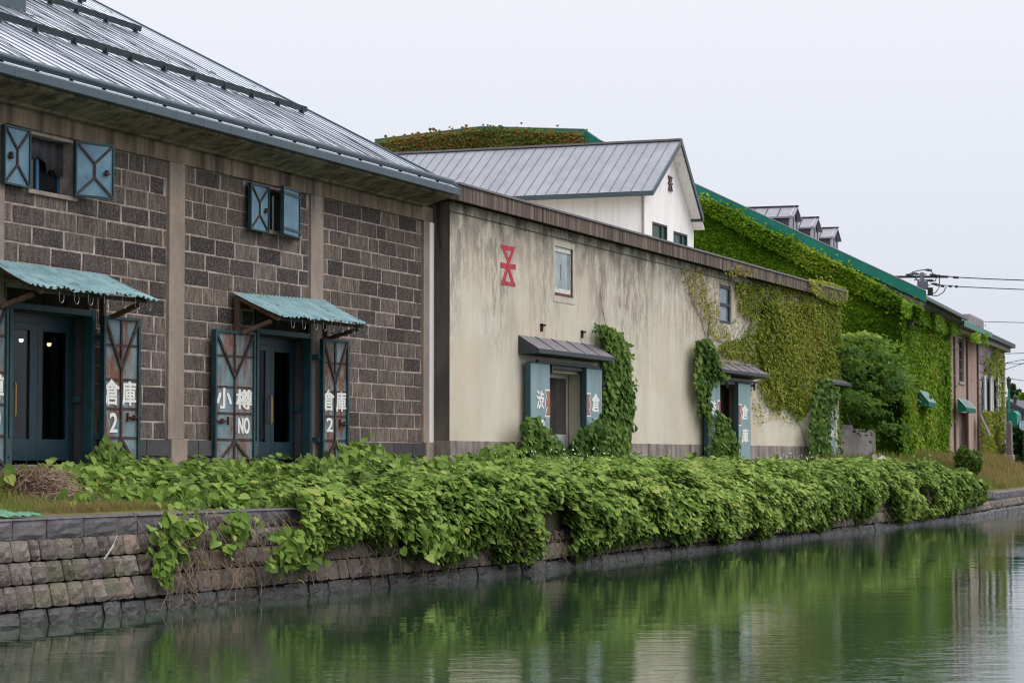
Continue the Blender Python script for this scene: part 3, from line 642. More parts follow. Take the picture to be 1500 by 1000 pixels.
    # left entrance
    a = F.at(148.5, 560, 'y', -.16); c = at_px(202, a[0], a[1], R(11)); L, tf = panel_tf(a[0], a[1], c[0], c[1])
    braced_leaf(L, tf, zbot, Z_(F, 149, 462.6, -.16), [('倉', .05, .44, .41, .575, .035), ('庫', .54, .90, .42, .575, .035), ('2', .20, .40, .63, .755, .03)], RUSTB)
    c = F.at(7.5, 560, 'y', -.16); L, tf = panel_tf(c[0]-1.35, -.10, c[0], c[1])
    braced_leaf(L, tf, zbot, Z_(F, 7, 447, -.16), [('小', .06, .42, .42, .57, .035), ('樽', .55, .93, .42, .58, .035), ('NO', .56, .88, .62, .75, .03)], RUSTB, True)
    # right entrance
    a = F.at(370.5, 560, 'y', -.16); c = F.at(312, 560, 'y', -.05); L, tf = panel_tf(c[0], c[1], a[0], a[1])
    braced_leaf(L, tf, zbot, Z_(F, 370, 487, -.16), [('小', .06, .42, .42, .565, .035), ('樽', .55, .93, .425, .565, .035), ('NO', .60, .88, .63, .745, .03)], RUSTB, True)
    a = F.at(470, 560, 'y', -.16); c = at_px(508, a[0], a[1], R(13)); L, tf = panel_tf(a[0], a[1], c[0], c[1])
    braced_leaf(L, tf, zbot, Z_(F, 470, 496, -.16), [('倉', .05, .45, .395, .555, .035), ('庫', .55, .92, .405, .56, .035), ('2', .18, .42, .615, .72, .03)], RUSTB)
    for dd, hx, hz in ((d1, 70, 457), (d2, 412, 492)):
        x0, x1, z0, z1 = dd; zh = Z_(F, hx, hz, .0); b = MB()
        b.box(x0-.02, x0+.07, -.03, .14, z0-.1, zh+.10); b.box(x1-.07, x1+.02, -.032, .14, z0-.1, zh+.10); b.box(x0+.07, x1-.07, -.028, .13, zh, zh+.10)
        b.build('door_frame', TEALF, B, bevel=.006)
        b = MB(); n = int((x1-x0)/.16)
        for i in range(n):
            u = x0+(x1-x0)*i/n; b.box(u+.004, u+(x1-x0)/n-.004, .10+random.uniform(0, .02), .16, zh+.10, z1)
        b.build('transom_boards', DARKWOOD, B)
        yg = .33; b = MB(); b.box(x1-.012, x1-.001, .141, yg, z0, zh); b.box(x0+.001, x0+.012, .141, yg, z0, zh); b.box(x0+.013, x1-.013, .141, yg-.001, zh-.012, zh-.001)
        b.build('door_lining', DGREY, B)
        b = MB(); b.box(x1-.085, x1-.012, .20, .32, 2.95, 3.05); b.build('hinge_pin', TEALI, B)
        xr = X_(F, 102.5 if dd is d1 else 430, 600, yg); W = .98 if dd is d1 else .98; fx = xr-2*W; y0, y1 = yg, yg+.06; zt = zh-.16
        for k in (0, 1):
            g = MB(); a0 = fx+W*k; a1 = a0+W-.008; sl_, sr_ = (.30, .22) if k == 0 else (.14, .11); zg0, zg1 = z0+.40, zt-.12
            g.box(a0, a0+sl_, y0, y1, z0+.06, zt); g.box(a1-sr_, a1, y0, y1, z0+.06, zt); g.box(a0+sl_, a1-sr_, y0, y1, z0+.06, zg0); g.box(a0+sl_, a1-sr_, y0, y1, zg1, zt)
            gd = g.build('glazed_door', TEALD, B, bevel=.006)
            g = MB(); g.box(a0+sl_, a1-sr_, y0+.022, y0+.034, zg0, zg1); g.build('door_glass', CGLASS, gd)
            if k == 0:
                hx_ = a0+sl_-.05 if dd is d1 else a1-.08; g = MB(); g.tube([(hx_, y0-.06, 2.72), (hx_, y0-.06, 3.2)], .018, 8); g.box(hx_-.012, hx_+.012, y0-.06, y0, 2.70, 2.73); g.box(hx_-.012, hx_+.012, y0-.06, y0, 3.19, 3.22); g.build('door_handle', BRASS, gd)
        b = MB(); b.box(x0+.013, x1-.013, yg, yg+.06, zt, zh-.013); b.box(x0+.013, fx-.004, yg, yg+.06, z0, zt); b.box(xr+.004, x1-.013, yg, yg+.05, z0, zt); b.build('door_head', TEALD, B)
        b = MB(); b.box(x0+.02, x1-.02, -.28, yg+.3, 1.70, 1.95); b.box(x0-.15, x1+.15, -.62, -.28, 1.66, 1.83); b.build('door_step', STEP, B, bevel=.012)
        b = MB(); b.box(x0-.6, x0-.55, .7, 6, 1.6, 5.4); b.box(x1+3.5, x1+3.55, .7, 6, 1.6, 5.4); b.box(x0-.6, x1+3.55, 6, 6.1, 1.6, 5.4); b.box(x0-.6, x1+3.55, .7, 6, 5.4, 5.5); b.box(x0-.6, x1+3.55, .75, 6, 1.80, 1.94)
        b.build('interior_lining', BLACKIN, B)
        for zz in (2.35, 3.95):
            b = MB(); b.box(x1+.03, x1+.20, -.16, -.02, zz, zz+.10); b.build('hinge', TEALI, B, bevel=.006)
    # corrugated canopies: sheet, side rafters, braces and hooks
    def canopy(bl, br, fl, fr, lb=True):
        yb, yo = -.005, -1.02
        BL = F.at(*bl, 'y', yb); BR = F.at(*br, 'y', yb); FL = F.at(*fl, 'y', yo); FR = F.at(*fr, 'y', yo); n = int((BR[0]-BL[0])/.019); vs = []; m_ = 6; rr = random.Random(int(bl[0]+900))
        sag = [rr.uniform(-1, 1) for _ in range(9)]
        for i in range(n+1):
            u = i/n; cz = .022*math.sin(i*.7854); rag = rr.uniform(-.015, .015)+(.05 if rr.random() < .07 else 0)+.03*math.sin(u*23)*math.sin(u*7)
            for j in range(m_+1):
                v = j/m_; p = BL*(1-u)*(1-v)+BR*u*(1-v)+FL*(1-u)*v+FR*u*v
                s_ = np.interp(u*8, range(9), sag)
                vs.append((p[0], p[1]+(rag if j == m_ else 0), p[2]+cz+v*v*.022*s_-.02*math.sin(v*3.14)+.012*math.sin(u*31)*v))
        fs = [(i*(m_+1)+j, i*(m_+1)+j+1, (i+1)*(m_+1)+j+1, (i+1)*(m_+1)+j) for i in range(n) for j in range(m_)]
        b = MB(); b.add(vs, fs); cn = b.build('canopy', CORR, B, smooth=False)
        mo = cn.modifiers.new('thickness', 'SOLIDIFY'); mo.thickness = .004
        for (bb, ff, k) in ((BL, FL, .06), (BR, FR, -.10)):
            b = MB(); x = bb[0]+k; d = .07
            b.bar((x, -.05, bb[2]-.08), (x, -.05, bb[2]-.82), .09, .09)                           # wall post
            b.bar((x, -.06, bb[2]-.07), (x, ff[1]+.12, ff[2]-.055), .075, .08)                      # rafter
            b.bar((x, -.08, bb[2]-.76), (x, ff[1]+.28, ff[2]-.09), .085, .075)                      # brace
            b.build('canopy_bracket', OLDWOOD, cn, bevel=.006)
        b = MB(); b.bar((BL[0]+.05, yo+.16, (FL[2]+FL[2])/2-.045), (BR[0]-.06, yo+.16, FR[2]-.045), .06, .05); b.build('canopy_beam', DARKWOOD, cn)
        x = BL[0]+.5
        while x < BR[0]-.1:
            b = MB()
            z = FL[2]+(FR[2]-FL[2])*(x-BL[0])/(BR[0]-BL[0])-.03; r_ = .07
            b.tube([(x+r_-r_*math.cos(t), yo+.1, z-.08-r_*1.3*math.sin(t)+(.08 if t == 0 else 0)) for t in np.linspace(0, 3.4, 9)], .008, 5); x += rr.uniform(.35, .6); b.build('canopy_hook', STEEL, cn)
    canopy((-16, 379), (152, 402.5), (45, 418), (232, 437))
    canopy((342, 429), (478, 440), (412, 461.5), (538.5, 474))
    return B
build_stone_warehouse()
def lamp(px, py, y, mat, label, r):
    p = F1.at(px, py, 'y', y); t = thing('pendant_lamp', label, 'lamp', F1, (p[0], p[1], p[2]-r))
    b = MB(); n = 10; vs = []; fs = []
    for j in range(7):
        th = math.pi*j/6
        for i in range(n): vs.append((p[0]+r*math.sin(th)*math.cos(6.2832*i/n), p[1]+r*math.sin(th)*math.sin(6.2832*i/n), p[2]+r*math.cos(th)))
    fs = [(j*n+i, (j+1)*n+i, (j+1)*n+(i+1) % n, j*n+(i+1) % n) for j in range(6) for i in range(n)]
    b.add(vs, fs); b.build('bulb', mat, t, smooth=True)
    b = MB(); b.tube([(p[0], p[1], p[2]+r), (p[0], p[1], 5.38)], .012, 5); b.tube([(p[0], p[1], p[2]+r+.08), (p[0], p[1], p[2]+r-.02)], [.03, .06], 8); b.build('cord', WIRE, t)
lamp(31, 498, 2.0, LAMPW, 'cool white lamp glowing behind the first glazed door', .04)
lamp(72, 504, 2.6, LAMPY, 'small round warm lamp hanging inside the dark doorway', .04)
lamp(87, 506, 3.0, LAMPY, 'warm lamp beside the glowing amber picture indoors', .03)
lamp(410, 534, 3.0, LAMPY, 'tiny warm lamp deep inside the doorway beside the NO shutter', .022)
b = MB(); p = F1.at(85, 512, 'y', 3.4); b.box(p[0]-.16, p[0]+.16, 3.4, 3.44, p[2]-.2, p[2]+.16)
tag(b.build('lit_picture', emit('amber_picture_glow', (1, .62, .18, 1), .55), None, F1, (p[0], 3.4, p[2]-.2)), 'small amber glowing picture inside the first doorway', 'picture')

# ------------------------------------------------------------------ second warehouse: cream render, concrete parapet, sliding doors
def build_cream_warehouse():
    F = F2; B = thing('cream_warehouse', 'stained cream rendered warehouse with concrete parapet and red hourglass emblem', 'warehouse', F, (66, 0, 1.8))
    XL, XR = 48.47, X_(F, 1229, 560); zp = 2.42; zt = 7.62
    e1 = [X_(F, 803, 600), X_(F, 850, 600), 2.0, Z_(F, 828, 547)]
    e2 = [X_(F, 1052, 600), X_(F, 1083, 600), 2.0, Z_(F, 1068, 563)]
    e3 = [X_(F, 1222, 600)-.9, X_(F, 1222, 600)+.15, 2.0, Z_(F, 1215, 575)]
    g1 = [X_(F, 812, 400), X_(F, 838.5, 400), Z_(F, 825, 434), Z_(F, 825, 362.5)]
    g2 = [X_(F, 1054, 440), X_(F, 1070, 440), Z_(F, 1062, 474), Z_(F, 1062, 418)]
    b = MB(); b.wall(XL, XR, zp, zt, 0, .45, [e1, e2, e3, g1, g2]); b.build('wall', CREAM, B)
    b = MB(); b.box(XL-.012, XL, .001, 12, 1.6, zt); b.build('side_wall', GRIME, B)
    b = MB(); b.box(XL, XR-.01, 11.9, 12.2, 1.6, zt); b.box(XR-.3, XR-.005, .46, 11.9, 1.6, zt); b.box(XL+.02, XR-.02, .46, 11.9, zt-.3, zt-.1); b.build('rear_wall', CREAM, B)
    b = MB(); b.wall(XL-.016, XR+.02, 1.6, zp, -.025, .4, [(e[0], e[1], 1.9, 3) for e in (e1, e2, e3)]); b.build('plinth', PLINTH, B, bevel=.01)
    sx0 = X_(F, 672.4, 280, -.26); sx1 = X_(F, 1240, 430, -.26)
    b = MB(); z0, z1 = Z_(F, 672.4, 293.8, -.26), 7.96; b.prism([(-.26, z0), (-.26, z1), (.6, z1+.03), (.6, z0+.0), (.0, zt+.04), (-.02, z0+.05)], 'x', sx0, sx1)
    b.build('parapet', PARA, B, bevel=.012)
    b = MB(); x = sx0+.02                                                      # stepped drip edge and joints
    b.box(sx0-.01, sx1+.01, -.30, .5, z1-.006, z1+.05); b.build('parapet_capping', SLATE, B, bevel=.008)
    b = MB(); b.box(XL+.002, XR, -.012, .01, 7.39, 7.41); b.build('string_groove', GRIME, B)
    # red hourglass emblem painted on the wall, as flat strips
    ux = lambda u: X_(F, 640+u/2.778, 390); uz = lambda u, v: Z_(F, 640+u/2.778, 320+v/2.778)
    def pt(u, v): p = F.at(640+u/2.778, 320+v/2.778, 'y', 0); return p[0], p[2]
    b = MB(); k = 0
    for poly in ([(258,105),(319,117),(312,135),(262,125)], [(258,105),(272,110),(293,168),(287,182)], [(306,120),(319,117),(296,182),(284,180)], [(258,178),(320,188),(320,207),(258,200)],
                 [(284,190),(292,192),(276,262),(259,268)], [(284,200),(293,195),(319,276),(305,270)], [(262,252),(316,262),(319,276),(259,268)]):
        b.prism([pt(*q) for q in poly][::-1], 'y', -.004-k*.0015, .002); k += 1
    b.build('emblem', REDP, B)
    # upstairs windows
    x0, x1, z0, z1 = g1; b = MB(); t = .07
    b.box(x0-.10, x1+.14, -.012, .0, z1+.0, z1+.14); b.box(x0-.10, x0, -.012, .0, z0, z1); b.box(x1, x1+.14, -.012, .0, z0, z1); b.box(x0-.10, x1+.14, -.012, 0, z0-.16, z0); b.build('window_surround', simple('pale_patch_render', srgb(196, 186, 172), .9, .15, 4), B)
    b = MB(); b.box(x0, x0+t, .03, .10, z0+.07, z1); b.box(x1-t, x1, .03, .10, z0+.07, z1); b.box(x0+t, x1-t, .03, .10, z0+.07, z0+.07+t*1.6); b.box(x0+t, x1-t, .03, .10, z1-t*1.8, z1); fr = b.build('window', simple('white_window_paint', srgb(214, 212, 206), .6, .15, 6), B)
    b = MB(); b.box(x0+t, x1-t, .06, .07, z0+.07+t*1.6, z1-t*1.8); b.build('pane', simple('pane_reflection_tint', srgb(150, 162, 164), .12, .35, 2.2, spec=.5), fr)  # reflected white put into the pane's own pale colour
    b = MB(); b.box(x0+t+(x1-x0)*.42, x0+t+(x1-x0)*.52, .045, .058, z0+.42, z1-.42); b.build('window_strip', LIGHTTRIM, fr)
    b = MB(); b.box(x0, x1, -.02, .1, z0, z0+.065); b.box(x1-.045, x1+.001, -.006, .03, z0+.065, z1); b.build('window_sill', simple('red_brown_timber', srgb(112, 72, 62), .8, .25, 5), fr)
    x0, x1, z0, z1 = g2; b = MB(); t = .09; zm = (z0+z1)/2-.05
    b.box(x0, x0+t, .02, .12, z0, z1); b.box(x1-t, x1, .02, .12, z0, z1); b.box(x0+t, x1-t, .02, .12, z0, z0+t); b.box(x0+t, x1-t, .02, .12, z1-t, z1); b.box(x0+t, x1-t, .02, .12, zm, zm+t); fr = b.build('window', SLATED, B)
    b = MB(); b.box(x0+t, x1-t, .06, .07, z0+t, zm); b.box(x0+t, x1-t, .06, .07, zm+t, z1-t); b.build('pane', simple('milky_pane', srgb(112, 124, 132), .25, .3, 3, spec=.5), fr)
    b = MB(); b.box(x1+.001, x1+.10, -.02, .05, z0-.05, z1+.02); b.build('window_jamb', CONC, fr)
    # entrances: sliding painted doors left and right of the opening, hung from a rail under a small sheet roof
    def slider(pxa, pxb, ztop, letters, emb, zb=1.95, th=.13, yo=-.26):
        xa = X_(F, pxa, 600, yo); xb = X_(F, pxb, 600, yo); L = xb-xa; b = MB(); b.box(xa, xb, yo, yo+th, zb, ztop); d = b.build('sliding_door', DBLUE, B, bevel=.006)
        b = MB(); b.box(xa-.006, xa+.02, yo+.004, yo+th+.004, zb+.01, ztop-.01); b.box(xa-.004, xb+.004, yo-.004, yo+th-.01, ztop-.02, ztop+.012); b.build('door_edge', DBLUED, d)
        b = MB()
        for ch, u0, u1, v0, v1 in letters: letter(b, ch, xa+L*u0, xa+L*u1, v0, v1, yo-.001, .03)
        b.build('lettering', WHITEP, d)
        if emb:
            sgn, v0, v1 = emb; h = v1-v0; b = MB(); rim = MB(); x0_ = xb-.001 if sgn < 0 else xa+.001; w = L*.22*sgn
            P = lambda u, v: (x0_+w*u, v0+h*v)
            half = [(0, 0), (1, 0), (.55, .36), (.95, .36), (.95, .64), (.55, .64), (1, 1), (0, 1)]
            a = [P(u, v) for u, v in half]; big = [P(u*1.0+.16*(u > 0), v+(.06 if v > .5 else -.06)*(v in (0, 1))) for u, v in half]
            if sgn < 0: a = a[::-1]; big = big[::-1]
            rim.prism(big[::-1], 'y', yo-.003, yo+.002); b.prism(a[::-1], 'y', yo-.007, yo-.001)
            rim.build('emblem_outline', WHITEP, d); b.build('emblem', REDP2, d)
        return xa, xb
    z1t = Z_(F, 790, 531.5, -.26)
    zc = lambda y, px=785: Z_(F, px, y, -.26)
    slider(777.5, 805.5, z1t, [('渋', .30, .66, zc(598), zc(571.5)), ('澤', .32, .70, zc(642), zc(614))], (-1, zc(607.5), zc(571)))
    slider(859.5, 882, z1t+.0, [('倉', .33, .80, zc(603, 870), zc(577, 870)), ('庫', .33, .80, zc(640, 870), zc(613, 870))], (1, zc(608, 862), zc(577, 862)))
    z2t = Z_(F, 1085, 561, -.26); zd = lambda y: Z_(F, 1070, y, -.26)
    slider(1038, 1055, z2t, [('渋', .2, .62, zd(609), zd(589)), ('澤', .2, .62, zd(645), zd(624))], (-1, zd(619), zd(589)))
    slider(1082, 1099.5, z2t, [('倉', .26, .76, zd(613), zd(592)), ('庫', .26, .76, zd(648), zd(627))], (1, zd(621), zd(592)))
    slider(1213.5, 1224, Z_(F, 1219, 573, -.26), [('倉', .3, .8, Z_(F, 1219, 614, -.26), Z_(F, 1219, 597, -.26)), ('庫', .3, .8, Z_(F, 1219, 641, -.26), Z_(F, 1219, 624, -.26))], None)
    def small_roof(bl, br, fl, fr, drop, full=True):
        yb, yo = -.004, -.52; BL, BR, FL, FR = F.at(*bl, 'y', yb), F.at(*br, 'y', yb), F.at(*fl, 'y', yo), F.at(*fr, 'y', yo)
        x0, x1 = min(BL[0], FL[0]), max(BR[0], FR[0]); zb, zf_ = (BL[2]+BR[2])/2, (FL[2]+FR[2])/2
        b = MB(); b.prism([(yb, zb), (yo, zf_), (yo, zf_-.02), (yb, zb-.03)], 'x', x0, x1); cn = b.build('canopy', SLATE, B)
        b = MB(); n = 5
        for i in range(1, n): u = x0+(x1-x0)*i/n; b.bar((u, yb-.01, zb+.006), (u, yo+.01, zf_+.006), .014, .02)
        b.build('canopy_seam', SLATED, cn)
        b = MB(); b.prism([(yo-.004, zf_+.004), (yo-.004, zf_-drop), (yo+.05, zf_-drop), (yb, zb-drop-.35), (yb, zb-.032), (yo+.02, zf_-.022)], 'x', x0-.012, x1+.012); b.build('canopy_fascia', SLATED, cn)
        b = MB(); b.box(x0+.75, x1-.3, -.24, -.18, zf_-drop-.20, zf_-drop-.13); b.box(x0+.7, x1-.3, -.17, -.004, zf_-drop-.30, zf_-drop-.22); b.build('door_rail', SLATED, cn)
        b = MB()
        for u in (.12, .3, .75, .88): x = x0+(x1-x0)*u; b.box(x, x+.05, -.235, -.185, zf_-drop-.42, zf_-drop-.13)
        b.build('rail_hanger', SLATED, cn)
    small_roof((763.6, 491), (872, 505), (790, 511), (893, 522), .10)
    small_roof((1036, 528), (1103, 535), (1058, 541), (1121, 547), .09)
    small_roof((1206, 549.5), (1226, 552), (1222, 559), (1243, 562), .08)
    # what stands in the openings
    x0, x1, z0, z1 = e1; b = MB(); xm = X_(F, 832, 600, .3); y = .30
    b.box(xm-.10, xm, y, y+.06, z0, z1); b.box(x0, xm-.10, y, y+.06, z1-.10, z1); b.box(x0, xm-.10, y, y+.06, z0+.02, z0+.62); dr = b.build('glass_door', ALU, B)
    b = MB(); b.box(x0, xm-.10, y+.02, y+.035, z0+.62, z1-.10); b.build('door_glass', simple('dim_door_glass', srgb(74, 70, 66), .15, .3, 1.5, spec=.5), dr)
    b = MB(); b.box(xm, x1, y, y+.1, z0, z1); b.build('door_lining', simple('tan_lining', srgb(140, 122, 104), .9, .2, 3), B)
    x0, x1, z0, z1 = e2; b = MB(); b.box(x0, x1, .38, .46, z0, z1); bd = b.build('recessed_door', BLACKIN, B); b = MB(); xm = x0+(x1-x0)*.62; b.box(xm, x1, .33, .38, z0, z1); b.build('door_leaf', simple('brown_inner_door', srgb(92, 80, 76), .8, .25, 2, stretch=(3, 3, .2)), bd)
    b = MB(); b.box(x0+.55, x0+.62, .27, .34, z0, z1); b.build('door_post', TEALI, bd)
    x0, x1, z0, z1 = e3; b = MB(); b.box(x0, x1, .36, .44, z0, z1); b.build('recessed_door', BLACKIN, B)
    for px, py in ((795, 476), (854, 486)):
        p = F.at(px, py, 'y', -.02); b = MB(); b.box(p[0]-.12, p[0]+.14, -.06, .01, p[2]-.02, p[2]+.02); b.box(p[0]-.12, p[0]-.08, -.06, .01, p[2]-.16, p[2]+.03); b.build('iron_bracket', RUST, B)
    return B
build_cream_warehouse()

# ------------------------------------------------------------------ white gabled house behind the parapet
def build_white_house():
    F = FH; B = thing('white_house', 'white gabled house with pale ribbed roof rising behind the cream warehouse', 'house', F, (81, 5, 1.8))
    xl, xr = X_(F, 944, 300), X_(F, 1016, 330); yo = -.45
    pk = F.at(998, 206, 'y', yo); el = F.at(956, 279, 'y', yo); er = F.at(1030, 318, 'y', yo); xm = pk[0]; D = 15
    sl = (pk[2]-el[2])/(pk[0]-el[0]); sr = (pk[2]-er[2])/(er[0]-pk[0]); zr = lambda x: pk[2]-(abs(x-xm)*(sl if x < xm else sr))
    b = MB(); zt = .14; zl, zR = zr(xl)-zt, zr(xr)-zt; win = [(947.5, 0)]
    wn = [[X_(F, 955.5, 335), X_(F, 977, 335), Z_(F, 966, 350)-.3, Z_(F, 966, 327.5)], [X_(F, 986.5, 345), X_(F, 1006.5, 345), Z_(F, 996, 358)-.5, Z_(F, 996, 341)]]
    zb = max(q[3] for q in wn)+.06
    b.wall(xl, xr, 1.8, zb, 0, .3, wn); b.add([(xl, 0, zb), (xr, 0, zb), (xr, 0, zR), (xm, 0, pk[2]-zt), (xl, 0, zl), (xl, .3, zb), (xr, .3, zb), (xr, .3, zR), (xm, .3, pk[2]-zt), (xl, .3, zl)], [(0, 1, 2, 3, 4), (9, 8, 7, 6, 5), (4, 3, 8, 9), (3, 2, 7, 8), (0, 4, 9, 5), (2, 1, 6, 7)])
    b.box(xl+.001, xl+.3, .3, D, 1.8, zl); b.box(xr-.3, xr-.001, .3, D, 1.8, zR); b.box(xl+.3, xr-.3, D-.3, D, 1.8, zb+.6); b.build('wall', HOUSEW, B)
    x0 = el[0]; x1 = er[0]; z0, z1 = zr(x0), zr(x1)
    b = MB(); b.prism([(x0, z0), (xm, pk[2]), (x1, z1), (x1, z1-.05), (xm, pk[2]-.055), (x0, z0-.05)], 'y', yo, D+.5); rf = b.build('roof', ROOFP, B)
    b = MB(); b.prism([(x0+.04, z0-.051), (xm, pk[2]-.056), (x1-.04, z1-.051), (x1-.04, z1-.16), (xr+.02, zR-.02), (xr+.02, zR+.02), (xm, pk[2]-.13), (xl-.02, zl+.02), (xl-.02, zl-.02), (x0+.04, z0-.16)], 'y', yo+.04, D+.4); b.build('soffit', HOUSEW, rf)
    b = MB()
    y = yo+.02
    while y < D:
        b.bar((x0+.02, y, zr(x0+.02)+.004), (xm, y, pk[2]+.004), .03, .02); b.bar((xm, y, pk[2]+.004), (x1-.02, y, zr(x1-.02)+.004), .03, .02); y += .385
    b.build('roof_rib', SEAM, rf)
    b = MB(); b.box(xm-.10, xm+.10, yo-.02, D+.5, pk[2]+.0, pk[2]+.07); b.build('ridge_cap', SLATE, rf)
    b = MB(); b.bar((x0, yo-.012, z0-.07), (xm, yo-.012, pk[2]-.05), .17, .03); b.bar((xm, yo-.014, pk[2]-.05), (x1, yo-.014, z1-.07), .17, .03); b.box(x0-.06, x0+.05, yo-.02, D+.4, z0-.17, z0-.01); b.box(x1-.05, x1+.06, yo-.02, D+.4, z1-.17, z1-.01); b.build('verge_board', GUTT, rf)
    for q in wn:
        b = MB(); a0, a1, c0, c1 = q; t = .07
        b.box(a0, a0+t, .0-.012, .1, c0, c1); b.box(a1-t, a1, -.012, .1, c0, c1); b.box(a0+t, a1-t, -.012, .1, c1-t, c1); b.box(a0+t, a1-t, -.012, .1, c0, c0+t); b.box(a0+(a1-a0)*.62, a0+(a1-a0)*.62+t, .0, .08, c0+t, c1-t); fr = b.build('window', SLATED, B)
        b = MB(); b.box(a0+t, a1-t, .05, .06, c0+t, c1-t); b.build('pane', simple('green_tinted_pane', srgb(40, 70, 56), .3, .6, 2.5, spec=.2), fr)
    e = [F.at(978+dx, y, 'y', 0) for dx, y in ((0, 257), (5.6, 281))]; cx = (e[0][0]+e[1][0])/2; wz, wx = e[0][2]-e[1][2], e[1][0]-e[0][0]; zc = (e[0][2]+e[1][2])/2
    b = MB()
    P = lambda u, v: (cx+wx*.5*u, zc+wz*.5*v)
    for k, poly in enumerate(([(-1, 1), (1, .92), (1, .78), (-1, .86)], [(-1, .9), (-.5, .9), (.1, .2), (-.2, .1)], [(1, .85), (.5, .85), (-.1, .2), (.2, .1)], [(-1, .14), (1, .1), (1, -.14), (-1, -.1)], [(-.2, 0), (.1, 0), (-.5, -.9), (-1, -.9)], [(.2, 0), (-.1, 0), (.5, -.9), (1, -.9)], [(-1, -.8), (1, -.88), (1, -1), (-1, -.94)])):
        b.prism([P(*q) for q in poly][::-1], 'y', -.05-k*.002, .002)
    b.build('emblem', simple('brown_emblem', srgb(106, 84, 80), .8, .2, 6), B)
    b = MB(); b.tube([(xl-.05, .05, zl-.1), (xl-.05, .05, 2)], .04, 6); b.build('downpipe', CONC, B)
build_white_house()

